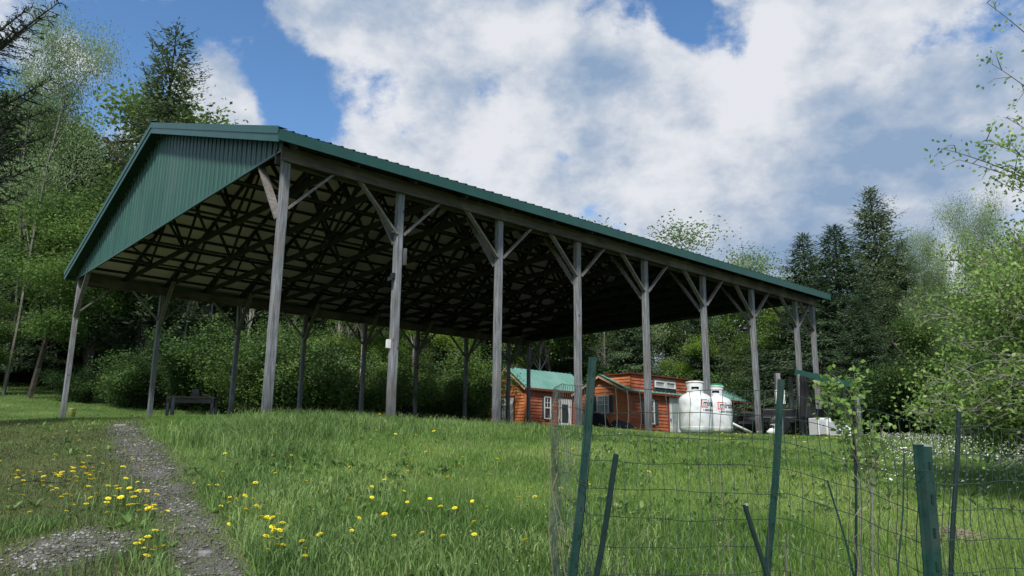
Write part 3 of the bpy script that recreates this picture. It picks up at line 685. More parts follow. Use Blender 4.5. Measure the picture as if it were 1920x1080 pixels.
# ------------------------------------------------------------------ propane tanks
def text_mesh(s, size):
    cu = bpy.data.curves.new('t', 'FONT'); cu.body = s; cu.size = size; cu.resolution_u = 3; cu.offset = size*.018
    o = bpy.data.objects.new('t', cu); C.objects.link(o); dg = bpy.context.evaluated_depsgraph_get(); dg.update()
    me = bpy.data.meshes.new_from_object(o.evaluated_get(dg)); vs = [tuple(v.co) for v in me.vertices]; fs = [tuple(p.vertices) for p in me.polygons]
    bpy.data.objects.remove(o); bpy.data.meshes.remove(me); return vs, fs
def wrap(vs, fs, a0, z0, r, flip=False):
    mb = MB(); mb.add([(r*math.cos(a0+x/r), r*math.sin(a0+x/r), z0+y) for x, y, z in vs], fs); return mb
def tank(px, Y, r, ztop, a0, label, lid):
    X = (px-960)/F_PX*Y*1.0
    p = at(px, 760, Y); X = p.x; gz = tz(X, Y)-.02; h = ztop-gz
    t = empty('propane_tank', (X, Y, gz), 0, label, 'propane tank', 'white propane tanks in front of the long cabin')
    hb = h-.23
    prof = [(r*.80, .05), (r*.9, .07), (r, .16), (r, hb-.25)]
    for k in range(1, 9):
        a = k/8*math.pi/2; prof.append((max(r*math.cos(a), .001), hb-.25+.22*math.sin(a)))
    MB().lathe(prof, 48).build('vessel', M['tank'], t, True)
    MB().lathe([(r+.001, .17), (r+.005, .175), (r+.005, .19), (r+.001, .195)], 48).build('weld_seam', M['tank'], t, True)
    MB().lathe([(r*.82, 0), (r*.84, .0), (r*.84, .09), (r*.82, .09)], 32).build('foot_ring', M['stone2'], t, True)
    # collar with slots
    mb = MB(); rc = r*.52; n = 48; zc0 = hb-.10; zs = [zc0, zc0+.12, zc0+.19, h-.03, h]
    slots = [range(k0, k0+7) for k0 in (31, 7, 19, 43)]
    for j in range(4):
        for k in range(n):
            if j == 1 and any(k in s_ or k+n in s_ for s_ in slots): continue
            for rr_, fl in ((rc, 0), (rc-.012, 1)):
                a, b = 2*math.pi*k/n, 2*math.pi*(k+1)/n
                q = [(rr_*math.cos(a), rr_*math.sin(a), zs[j]), (rr_*math.cos(b), rr_*math.sin(b), zs[j]), (rr_*math.cos(b), rr_*math.sin(b), zs[j+1]), (rr_*math.cos(a), rr_*math.sin(a), zs[j+1])]
                mb.add(q, [(0, 1, 2, 3)])
    mb.build('collar', M['tank'], t)
    MB().lathe([(rc+.004, h-.035), (rc+.016, h-.03), (rc+.016, h-.008), (rc, h), (rc-.02, h-.004)], 40).build('rim', M['tank'], t, True)
    MB().lathe([(rc*.86, hb-.08), (rc*.86, h-.07), (.001, h-.065)], 24).build('collar_dark_insert', M['black'], t, True)  # added black insert that paints the inside of the collar dark behind the slots
    MB().lathe([(.04, hb-.05), (.04, h-.08), (.09, h-.08), (.09, h-.05), (.001, h-.05)], 16).build('valve', M['black'], t, True)
    if lid: MB().lathe([(rc+.01, h+.002), (rc*.98, h+.03), (rc*.75, h+.06), (.001, h+.07)], 40).build('lid', M['lid'], t, True)
    else: MB().lathe([(rc-.02, h-.01), (rc*.7, h+.015), (.001, h+.02)], 40).build('cover', M['tank'], t, True)
    # printed logo, wrapped round the shell
    zl = h*.50; rr2 = r+.003; s = .20
    mb = MB()
    def strip(a, b, c, d_, k=8):
        for i in range(k):
            x0 = a+(b-a)*i/k; x1 = a+(b-a)*(i+1)/k
            mb.add([(rr2*math.cos(a0+x/r), rr2*math.sin(a0+x/r), zz) for x, zz in ((x0, c), (x1, c), (x1, d_), (x0, d_))], [(0, 1, 2, 3)])
    strip(0, .024, zl, zl+s, 2); strip(0, s*.85, zl+s-.022, zl+s); strip(0, s*.95, zl, zl+.022)
    mb.build('logo_frame', M['red'], t)
    vs, fs = text_mesh('mirabito', .21); wrap([(x*.92+.045, y+.04, z) for x, y, z in vs], fs, a0, zl, r+.005).build('lettering', M['ink'], t)
    vs, fs = text_mesh('1-800-934-9480', .075); wrap([(x+.03, y-.085, z) for x, y, z in vs], fs, a0, zl, r+.005).build('small_lettering', M['ink'], t)
    return t
M['stone2'] = noise_mat('dirty_steel', (.08, .075, .06), (.2, .19, .17), 12, .8, 5, 0)
t1 = tank(1304, 19.7, .42, at(1304, 716, 19.7).z, R(-90-13+20), 'white propane tank on the left, fully visible, with red and black logo', False)
t2 = tank(1342, 21.5, .435, at(1342, 724, 21.5).z, R(-90-14+6), 'white propane tank with green lid, right and half behind the first', True)

# ------------------------------------------------------------------ tree generators
def limb(mb, p, d, L, r, n=5, wob=.15, grav=0.0, sides=5, taper=.6, rnd=random):
    pts = [Vector(p)]; rs = [r]; d = Vector(d).normalized()
    for i in range(n):
        d = (d+Vector((rnd.gauss(0, wob), rnd.gauss(0, wob), rnd.gauss(0, wob)+grav))).normalized()
        pts.append(pts[-1]+d*L/n); rs.append(r*(1-(1-taper)*(i+1)/n))
    mb.tube(pts, rs, sides, False); return pts, d, rs[-1]
def make_spruce(name, h, rad, seed, m='spruce', base=.06, dens=1.0, droop=.25, gap=0.0, cardl=.42, topsparse=0, pw=.85, lift=0):
    rnd = random.Random(seed); g_ = np.random.default_rng(seed)
    root = empty(name)
    mb = MB(); mb.tube([(0, 0, -.5), (0, 0, h*.3), (rnd.uniform(-.1, .1), 0, h*.7), (0, 0, h)], [h*.016, h*.013, h*.006, .01], 7)
    P, D, S, T = [], [], [], []
    nbr = int(330*dens); ga = rnd.random()*6.28
    ledge = [rnd.uniform(.72, 1.15) for _ in range(40)]
    for b_i in range(nbr):
        u = (b_i+.5)/nbr; f = base+(1-base)*(1-(1-u)**1.02)*.985; z = h*f
        ga += 2.39996+rnd.uniform(-.35, .35)
        if rnd.random() < gap: continue
        a = ga; sec = ledge[int((a % 6.283)/6.283*8)+8*int(min(4, f*5))-0 if int((a % 6.283)/6.283*8)+8*int(min(4, f*5)) < 40 else 0]
        prof = (1-f)**pw*(1.0 if f > .16 else .72+f*1.75)
        L = rad*prof*rnd.uniform(.55, 1.08)*sec+.12
        if rnd.random() < .06: L *= 1.25
        dirh = Vector((math.cos(a), math.sin(a), 0)); side = Vector((-math.sin(a), math.cos(a), 0))
        e0 = -.05+lift+.75*f*f*(1-lift)+rnd.uniform(-.1, .15); dr = droop*rnd.uniform(.5, 1.5)*(1-.6*f); npt = max(3, int(L/.22))
        pts = [Vector((0, 0, z))]
        for i in range(1, npt+1):
            s = i/npt
            pts.append(dirh*L*s+side*(.06*L*math.sin(s*3+b_i))+Vector((0, 0, z+L*(e0*s-dr*1.5*s*s+.9*dr*s**3.2))))
        mb.tube([pts[0], pts[len(pts)//2], pts[-1]], [.010+L*.007, .006+L*.004, .003], 3, False)
        for i in range(1, npt+1):
            s = i/npt; p = pts[i]; bd = (pts[i]-pts[i-1]).normalized()
            if s < .22 and L > 1.4: continue
            w = (1-s)*.95+.3
            for sgn in (-1, 1):
                for q in range(4):
                    ll = cardl*w*rnd.uniform(.4, 1.15)*min(1, .4+L/2)
                    dd = (bd*rnd.uniform(.2, 1.0)+side*sgn*rnd.uniform(.2, 1.1)+Vector((0, 0, rnd.uniform(-1.0, .25)))).normalized()
                    o = Vector((rnd.gauss(0, .09), rnd.gauss(0, .09), rnd.gauss(0, .08)))+side*sgn*rnd.uniform(0, .35)*w*min(1, L)
                    sd = dd.cross(Vector((rnd.gauss(0, .8), rnd.gauss(0, .8), 1))).normalized()
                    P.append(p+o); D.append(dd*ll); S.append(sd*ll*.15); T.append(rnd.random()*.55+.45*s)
            dd = (bd+Vector((0, 0, rnd.uniform(-.4, .15)))).normalized()
            P.append(p); D.append(dd*cardl*.6); S.append(dd.cross(Vector((0, 0, 1))).normalized()*cardl*.08); T.append(.3+.7*s*rnd.random())
    for k in range(10):
        dd = Vector((rnd.gauss(0, .3), rnd.gauss(0, .3), 1)).normalized(); P.append(Vector((0, 0, h*(.955+.004*k)))); D.append(dd*.3); S.append(dd.orthogonal().normalized()*.03); T.append(.6)
    mb.build('trunk', M['bark'], root)
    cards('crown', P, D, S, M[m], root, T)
    return root
def make_broad(name, h, rad, seed, m='leafy', leaf=.15, nl=12000, bark='bark', base=.25, spread=.42, levels=4, up=.55, trunk=.010, multi=1, shell=True):
    rnd = random.Random(seed); g_ = np.random.default_rng(seed)
    root = empty(name); mb = MB(); tips = []
    def grow(p, d, L, r, lv):
        pts, d2, r2 = limb(mb, p, d, L, r, 4, .13, .03, 5 if lv < 2 else 3, .6, rnd)
        if lv >= 2:
            for q in pts[1:]: tips.append((q, lv))
        if lv >= levels: return
        n_ = 3 if lv else rnd.randint(5, 7)
        for k in range(n_):
            if lv == 0: s = rnd.uniform(.35, 1.0)
            else: s = rnd.uniform(.4, 1.0)
            i = min(int(s*4), 3); q = pts[i].lerp(pts[i+1], s*4-i)
            a = rnd.random()*6.283; sp = rnd.uniform(.5, 1.0)
            dd = (d2*up+Vector((math.cos(a)*sp, math.sin(a)*sp, rnd.uniform(-.1, .5)))).normalized()
            grow(q, dd, L*rnd.uniform(.5, .72)*(1 if lv else rad/h*1.35), r2*.62, lv+1)
    for k in range(multi):
        a = rnd.random()*6.28; o = Vector((math.cos(a), math.sin(a), 0))*(.25 if multi > 1 else 0)
        grow(Vector((o.x, o.y, -.4)), Vector((o.x*.3, o.y*.3, 1)), h*.62, h*trunk/multi**.4, 0)
    T = np.array([tuple(t[0]) for t in tips]); lv = np.array([t[1] for t in tips])
    zmin = h*base
    T = T[T[:, 2] > zmin] if (T[:, 2] > zmin).sum() > 10 else T
    # normalise height / radius
    idx = g_.integers(0, len(T), nl); P = T[idx]+g_.normal(0, spread, (nl, 3))*np.array([1, 1, .7])
    D = unit(g_.normal(0, 1, (nl, 3))+np.array([0, 0, -.25]))*leaf*(.6+.8*g_.random((nl, 1)))
    S = unit(np.cross(D, g_.normal(0, 1, (nl, 3))))*leaf*.34
    mb.build('trunk', M[bark], root)
    # clump tint: hash of the source twig
    tint = .35*g_.random(nl)+.65*((idx*7919 % 101)/101.0)
    cards('crown', P, D, S, M[m], root, tint)
    return root
def make_bush(name, h, rad, seed, m='leafy', leaf=.07, nl=15000):
    rnd = random.Random(seed); g_ = np.random.default_rng(seed); root = empty(name); mb = MB(); tips = []
    for k in range(14):
        a = rnd.random()*6.28; s = rnd.random()**.6
        d = Vector((math.cos(a)*s*rad/h, math.sin(a)*s*rad/h, 1))
        pts, d2, r2 = limb(mb, (math.cos(a)*.15, math.sin(a)*.15, -.1), d, h*rnd.uniform(.6, 1.05), .02, 6, .12, 0, 3, .3, rnd)
        tips += pts[1:]
        for q in pts[2:]:
            b = rnd.random()*6.28; p2, _, _ = limb(mb, q, Vector((math.cos(b), math.sin(b), .7)), h*.22, .008, 3, .2, 0, 3, .4, rnd); tips += p2[1:]
    T = np.array([tuple(t) for t in tips]); idx = g_.integers(0, len(T), nl)
    P = T[idx]+g_.normal(0, h*.055, (nl, 3)); P[:, 2] = np.abs(P[:, 2])
    D = unit(g_.normal(0, 1, (nl, 3)))*leaf*(.6+.8*g_.random((nl, 1))); S = unit(np.cross(D, g_.normal(0, 1, (nl, 3))))*leaf*.33
    mb.build('stems', M['bark'], root); cards('foliage', P, D, S, M[m], root, .4*g_.random(nl)+.6*((idx*31 % 17)/17))
    return root
PROTO = {}
def protos():
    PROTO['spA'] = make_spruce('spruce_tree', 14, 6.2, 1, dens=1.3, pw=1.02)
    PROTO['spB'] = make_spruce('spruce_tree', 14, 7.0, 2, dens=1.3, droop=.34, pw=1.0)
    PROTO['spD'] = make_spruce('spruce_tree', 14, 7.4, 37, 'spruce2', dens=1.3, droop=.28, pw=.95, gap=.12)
    PROTO['spC'] = make_spruce('conifer_tree', 19, 4.3, 33, 'spruce2', base=.1, dens=.95, droop=.34, gap=.3, cardl=.50, pw=.45, lift=.5)
    PROTO['brA'] = make_broad('broadleaf_tree', 13, 4.0, 4, 'leafy', .12, 26000, 'bark')
    PROTO['brB'] = make_broad('broadleaf_tree', 13, 3.6, 5, 'leafdark', .12, 26000, 'bark')
    PROTO['brC'] = make_broad('broadleaf_tree', 12, 3.8, 6, 'yellowleaf', .11, 18000, 'bark', spread=.36)
    PROTO['bare'] = make_broad('bare_tree', 13, 2.2, 8, 'leafpale', .10, 2200, 'palebark', base=.45, trunk=.006)
    PROTO['birch'] = make_broad('pale_tree', 16, 4.0, 19, 'leafpale', .08, 34000, 'greybark', base=.2, spread=.46, multi=2, trunk=.008, up=.7)
    PROTO['buA'] = make_bush('bush', 2.4, 1.6, 12, 'bushleaf')
    PROTO['buB'] = make_bush('bush', 2.2, 1.5, 13, 'bushleaf', .065, 15000)
    PROTO['buC'] = make_bush('bush', 2.8, 1.3, 14, 'leafy', .065, 13000)
    PROTO['saA'] = make_spruce('spruce_tree', 5, 1.7, 15, 'spruce2', base=.04, dens=1.2, cardl=.26)
protos()
HT = dict(spD=14, spA=14, spB=14, spC=19, brA=13, brB=13, brC=12, bare=13, birch=16, buA=2.4, buB=2.2, buC=2.8, saA=5)
for k_, o_ in PROTO.items():
    zz_ = np.empty(len(o_.children[-1].data.vertices)*3, np.float32); o_.children[-1].data.vertices.foreach_get('co', zz_)
    HT[k_] = float(np.percentile(zz_[2::3], 99.7))
USED = set()
def put(kind, px, Y, top=None, h=None, wid=1.0, label=None, group=None, cat='tree', sink=0):
    """stand a tree at distance Y in the direction px, tall enough that its top is seen at pixel row top"""
    X = at(px, 700, Y).x; gz = tz(X, Y)
    if h is None: h = at(px, top, Y).z-gz
    s = h/HT[kind]
    o = PROTO[kind] if kind not in USED else copy_tree(PROTO[kind]); USED.add(kind)
    o.location = (X, Y, gz-sink); o.scale = (s*wid, s*wid, s); o.rotation_euler = (0, 0, random.random()*6.28)
    for k_ in ('label', 'category', 'group'):
        if k_ in o: del o[k_]
    tag(o, label, cat, group); return o
# ------------------------------------------------------------------ the wood
G_DEEP = 'trees deep in the wood behind the pavilion'
put('spC', 258, 36, top=52, wid=1.0, label='tall open-branched conifer rising above the left end of the pavilion roof')
put('birch', 12, 34, top=45, wid=.55, label='pale spring-leaved tree against the sky at far left')
put('brB', 175, 34, top=330, wid=1.15, label='green leafy tree in front of the tall conifer, left of the roof eave')
put('brA', 60, 33, top=400, wid=1.2, label='leafy green tree at the left edge below the pale tree')
put('brA', 0, 33, top=540, wid=1.0, label='low yellow-green tree at the left edge of the mown lawn')
put('spB', 110, 41, top=250, wid=1.25, label='dark spruce behind the leafy trees at far left')
put('brB', 335, 42, top=222, wid=1.2, label='dense dark tree standing behind the roof peak')
put('brA', 175, 39, top=205, wid=1.2, label='leafy tree between the pale tree and the tall conifer')
put('spB', 15, 44, top=330, wid=1.4, label='dark spruce at the far left edge behind the leafy tree')
# right-hand side
put('spA', 1522, 38, top=440, wid=1.35, label='leftmost and smallest of the three pointed spruces right of the pavilion')
put('spB', 1585, 35, top=424, wid=1.35, label='middle of the three pointed dark spruces right of the pavilion')
put('spD', 1662, 39, top=354, wid=1.0, label='tallest pointed spruce on the right, against the sky')
put('spD', 1715, 37, top=450, wid=1.2, label='broad dark spruce right of the tallest one')
put('spB', 1615, 31, top=560, wid=1.3, label='lower dark spruce in front of the three pointed spruces')
put('spD', 1690, 33, top=540, wid=1.4, label='dark spruce filling the gap behind the sapling on the right')
put('bare', 1475, 44, top=478, wid=1.2, label='pale thin-leaved tree just above the far end of the roof')
put('bare', 1285, 52, top=455, wid=1.4, label='pale bare treetop showing above the middle of the roof line')
put('bare', 1350, 50, top=475, wid=1.2, label='pale bare treetop above the roof, right of its neighbour')
put('birch', 1775, 30, top=440, wid=.5, label='pale grey-green tree right of the spruces')
put('birch', 1870, 26, top=375, wid=.55, label='pale twiggy tree rising behind the near leafy tree on the right')
put('brA', 1815, 22, top=480, wid=1.0, label='green leafy tree at right, behind the near one')
put('brA', 1915, 20, top=430, wid=.9, label='leafy green tree at the right edge of the view')
put('brB', 1750, 24, top=600, wid=1.1, label='low dark leafy tree behind the wire fence on the right')
# behind the far end: lighter growth
put('brC', 1440, 40, top=560, wid=1.3, label='yellow-green tree between the last two front posts')
put('brA', 1380, 43, top=540, wid=1.3, label='bright green tree behind the white tanks')
put('brC', 1265, 44, top=640, wid=1.1, label='low yellow-green tree behind the long cabin')
put('brA', 1470, 46, top=500, wid=1.2, label='green leafy tree behind the far corner of the pavilion')
for i, (px, Y, tp, kd) in enumerate([(1205, 46, 560, 'bare'), (1222, 45, 575, 'bare'), (1245, 47, 560, 'bare'), (1180, 46, 580, 'bare'), (1300, 46, 560, 'bare')]):
    put(kd, px, Y, top=tp, wid=.8, label='slender pale-trunked tree behind the long cabin', group='slender pale-trunked trees behind the long cabin')
# wood behind the posts
rnd = random.Random(5)
for row, (Y, st, j) in enumerate(((43, 3.7, 1.2), (49, 3.6, 1.4), (56, 4.0, 2), (64, 4.6, 3))):
    X = -34-row*4; k = 0
    while X < 44+row*3:
        x_ = X+rnd.uniform(-.8, .8); y_ = Y+rnd.uniform(-j, j); px = 960+x_/y_*F_PX
        kd = rnd.choices(['spA', 'spB', 'spD', 'brB', 'brA'], [2, 2.5, 2.5, 3, 1.6 if px < 1150 else 3])[0]
        if 900 < px < 1250 and kd == 'brA': kd = 'spB'
        h = rnd.uniform(9, 12.5)+(1.5 if px < 500 else 0)+(3 if px < 300 else 0)
        if px > 1500: h = rnd.uniform(8, 11)
        if 620 < px < 1500: h = min(h, at(px, 95+.2995*px+22, y_).z-tz(x_, y_))
        put(kd, px, y_, h=h, wid=rnd.uniform(.95, 1.25), group=G_DEEP,
            label=('dark spruce in the shaded wood behind the pavilion' if kd in ('spA', 'spB', 'spD') else 'leafy tree in the shaded wood behind the pavilion'))
        X += st; k += 1
# trunks seen between the posts
for i, (px, Y) in enumerate([(345, 37), (380, 40), (455, 38), (540, 40), (628, 39), (650, 38), (672, 36), (712, 41), (770, 40), (835, 42), (900, 42), (1130, 43), (1010, 42)]):
    put('bare', px, Y, h=rnd.uniform(9, 12), wid=.7, label='bare grey trunk at the edge of the wood behind the pavilion', group='bare trunks at the edge of the wood')
for i in range(17):  # lighter foliage added here to brighten the dark rows of trees behind
    px = 440+i*42+rnd.uniform(-12, 12); Y = rnd.uniform(38, 42)+(7 if px > 860 else 0)
    put(rnd.choice(['brA', 'brA', 'brC', 'spD']), px, Y, h=rnd.uniform(4.2, 6.8), wid=rnd.uniform(1.0, 1.4), group='young trees at the edge of the wood behind the pavilion', label='young spring-green tree added to brighten the edge of the wood behind the pavilion')
# undergrowth
GB = 'bushes along the edge of the wood'
bl = [(150, 33, 690, 'buA', 'dark green bush right of the left corner post'), (235, 32, 655, 'buB', 'bright-leaved bush between the corner post and the second rear post'), (340, 33, 650, 'buA', 'dark bush behind the workbench'), (415, 33, 630, 'buA', 'dark bush right of the workbench'),
      (480, 31, 600, 'buC', 'tall green bush left of the nearest front post'), (525, 32, 620, 'buB', 'bush behind the nearest front post'), (600, 31, 630, 'buB', 'leafy bush left of the ladder'), (620, 33, 660, 'saA', 'young spruce just left of the ladder'),
      (710, 31, 665, 'buB', 'bush between the ladder and the second front post'), (800, 33, 690, 'buC', 'low light-green bush behind the black tent'), (845, 33, 700, 'buB', 'rounded light-green bush left of the third front post'), (895, 36, 650, 'buC', 'tall light-green shrub left of the small cabin'),
      (560, 34, 640, 'saA', 'young spruce right of the nearest front post'), (280, 34, 640, 'saA', 'young spruce behind the second rear post')]
for px, Y, tp, kd, lb in bl: put(kd, px, Y, top=tp, wid=1.3, label=lb, cat='bush' if kd[0] == 'b' else 'tree')
for i in range(30):
    px = rnd.uniform(120, 930); Y = rnd.uniform(36, 41)
    put(rnd.choice(['buA', 'buB', 'saA', 'buC', 'saA']), px, Y, h=rnd.uniform(.9, 2.4), wid=rnd.uniform(.7, 1.2), label='green undergrowth bush in the shade behind the pavilion', group=GB, cat='bush')
for i in range(22):
    px = rnd.uniform(1090, 1760); Y = rnd.uniform(41, 46)
    put(rnd.choice(['buA', 'buB', 'buC']), px, Y, h=rnd.uniform(2.4, 4.0), wid=1.3, label='green undergrowth bush behind the cabins', group='bushes behind the cabins', cat='bush')
for i in range(10):
    px = rnd.uniform(1640, 1960); Y = rnd.uniform(24, 30)
    put(rnd.choice(['buA', 'buB']), px, Y, h=rnd.uniform(1.6, 2.6), wid=1.4, label='dark bush at the edge of the flowery meadow on the right', group='bushes at the edge of the flowery meadow', cat='bush')

# ------------------------------------------------------------------ near trees with guided limbs
def bez(a, b, c, n):
    return [a*(1-t)**2+b*2*t*(1-t)+c*t*t for t in [i/n for i in range(n+1)]]
def guided_tree(name, base, top, targets, m, leaf, label, seed, trunk_r=.07, bark='greybark', twig=.5, per=26, spread=.06, conifer=False, twn=9, limb_r=.3):
    rnd = random.Random(seed); g_ = np.random.default_rng(seed)
    root = empty(name, base, 0, label, 'tree'); b0 = Vector(base); mb = MB(); P, D, S, T = [], [], [], []
    top = Vector(top)-b0
    tr = [Vector((0, 0, -.4)), top*.25+Vector((.05, .03, 0)), top*.5, top*.75+Vector((-.06, .02, 0)), top]
    mb.tube(tr, [trunk_r*1.2, trunk_r, trunk_r*.8, trunk_r*.5, trunk_r*.15], 8)
    def leaves(q, k, sc=1):
        for _ in range(k):
            p = q+Vector((rnd.gauss(0, spread), rnd.gauss(0, spread), rnd.gauss(0, spread)))
            d = Vector((rnd.gauss(0, 1), rnd.gauss(0, 1), rnd.gauss(-.35, .8))).normalized()*leaf*rnd.uniform(.55, 1.3)*sc
            s = d.cross(Vector((rnd.gauss(0, 1), rnd.gauss(0, 1), rnd.gauss(0, 1)))).normalized()*leaf*.36*sc
            P.append(p); D.append(d); S.append(s); T.append(rnd.random())
    for (tgt, dens) in targets:
        c = Vector(tgt)-b0
        f = min(.95, max(.1, (c.z*.72)/max(top.z, .1)))
        a = top*f
        mid = a.lerp(c, .5)+Vector((0, 0, .12*(c-a).length*(1 if not conifer else .5)))
        pts = bez(a, mid, c, 14); L = (c-a).length
        mb.tube(pts, [trunk_r*limb_r*(1-.92*i/14)*min(1, L/2.5)+.002 for i in range(15)], 5, False)
        for i in range(3, 15):
            s = i/14; q = pts[i]; bd = (pts[i]-pts[i-1]).normalized()
            if conifer:
                side = bd.cross(Vector((0, 0, 1))).normalized()
                for sg in (-1, 1):
                    tl = twig*(1.15-s)*rnd.uniform(.7, 1.2)
                    e = q+(bd*.6+side*sg*.8+Vector((0, 0, rnd.uniform(-.55, -.05)))).normalized()*tl
                    mb.tube([q, e], [.008, .003], 3, False); nn = int(tl/.022)
                    for k in range(nn):
                        w = q.lerp(e, (k+rnd.random())/nn); dd = ((e-q).normalized()*.7+Vector((rnd.gauss(0, .7), rnd.gauss(0, .7), rnd.gauss(-.1, .5)))).normalized()*leaf*rnd.uniform(.6, 1.3)
                        P.append(w); D.append(dd); S.append(dd.cross(Vector((rnd.gauss(0, 1), rnd.gauss(0, 1), rnd.gauss(0, 1)))).normalized()*leaf*.10); T.append(rnd.random())
                for k in range(10):
                    w = pts[i-1].lerp(q, rnd.random()); dd = (bd*.8+Vector((rnd.gauss(0, .6), rnd.gauss(0, .6), rnd.gauss(0, .5)))).normalized()*leaf
                    P.append(w); D.append(dd); S.append(dd.orthogonal().normalized()*leaf*.1); T.append(rnd.random())
            else:
                for k in range(max(1, int(round(2*dens*twn/9)))):
                    dv = (bd*.7+Vector((rnd.gauss(0, .7), rnd.gauss(0, .7), rnd.gauss(.1, .6)))).normalized()
                    e = q+dv*twig*rnd.uniform(.4, 1.1)*(1.2-s*.7)
                    m2 = q.lerp(e, .5)+Vector((rnd.gauss(0, .03), rnd.gauss(0, .03), .02))
                    mb.tube([q, m2, e], [.006, .004, .002], 3, False)
                    leaves(m2, int(per*.3*dens)); leaves(e, int(per*.5*dens)+1)
                leaves(q, int(per*.12*dens)+1)
    mb.build('trunk', M[bark], root)
    cards('crown', P, D, S, M[m], root, np.array(T), .5, .12)
    return root
# tree just outside the right edge, its crown filling the right side
bx_, by_ = 6.4, 7.4
bs = (bx_, by_, tz(bx_, by_)-.05)
tg = []
for (px, py, Y, dn) in ((1765, 278, 7.0, .55), (1850, 262, 6.9, .8), (1800, 300, 7.2, .5), (1905, 320, 7.1, 1.0), (1860, 120, 7.0, .5), (1850, 5, 7.2, .35), (1880, 345, 7.4, .8), (1895, 225, 7, .4)): tg.append((at(px, py, Y), dn))
tall = guided_tree('near_tree', bs, (bx_-.2, by_, 7.2), tg, 'leafnear', .045, 'tall tree at the right edge whose sparse leafy branches reach into the sky', 21, .10, per=17, spread=.05, twig=.34, limb_r=.12)
bx_, by_ = 5.15, 7.0
bs = (bx_, by_, tz(bx_, by_)-.05)
tg = []; rn = random.Random(3)
for i in range(80):
    px = 1700+rn.random()**.75*330; lo = 815; hi = 455+max(0, (1800-px))*1.0
    py = rn.uniform(hi, lo); 
    if px < 1745 and rn.random() < .35: continue
    tg.append((at(px, py, rn.uniform(6.0, 8.4)), 1.0))
near = guided_tree('leafy_tree', bs, (bx_-.1, by_, 4.1), tg, 'leafnear', .037, 'near light-green leafy tree filling the right side above the wire fence', 22, .06, per=27, spread=.085, twig=.5, limb_r=.2)
# bare arching twigs from the right edge
tw = MB(); rn = random.Random(8)
b2 = Vector((4.6, 6.3, tz(4.6, 6.3)-.05)); rt2 = empty('twiggy_shrub', b2, 0, 'leafless brown twigs arching in from the right edge above the daisies', 'shrub')
for (px, py) in ((1795, 700), (1805, 735), (1820, 770), (1850, 800), (1870, 690), (1840, 655), (1880, 740), (1890, 620), (1905, 850), (1885, 880)):
    c = at(px, py, rn.uniform(5.6, 6.4))-b2; mid = Vector((c.x*.25, c.y*.3, c.z*1.15+.35))
    pts = bez(Vector((0, 0, -.05)), mid, c, 12); tw.tube(pts, [.007*(1-.85*i/12)+.001 for i in range(13)], 5, False)
    for k in range(4, 12):
        e = pts[k]+Vector((rn.gauss(-.15, .12), rn.gauss(0, .12), rn.gauss(.05, .12))); tw.tube([pts[k], e], [.003, .0012], 3, False)
tw.build('twigs', M['greybark'], rt2)
# dark conifer just outside the left edge
bx_, by_ = -8.6, 10.2
bs = (bx_, by_, tz(bx_, by_)-.05); tg = []
for (px, py, Y) in ((110, 5, 9.6), (85, 30, 10), (40, 45, 9.4), (20, 72, 9.8), (60, 12, 10.5), (95, 150, 10), (70, 175, 9.4), (92, 205, 10.4), (45, 215, 10.2), (60, 260, 9.6), (90, 255, 10.6), (30, 290, 10), (75, 310, 9.8), (20, 330, 10.6), (40, 365, 9.8), (10, 250, 9.6), (5, 375, 10), (15, 180, 10), (-60, 120, 10), (-60, 300, 10), (-80, 420, 10)):
    tg.append((at(px, py, Y), 1))
guided_tree('dark_conifer', bs, (bx_, by_, 9.6), tg, 'darkneedle', .085, 'dark conifer at the left edge whose drooping branches reach into the sky', 23, .16, 'bark', .75, conifer=True)

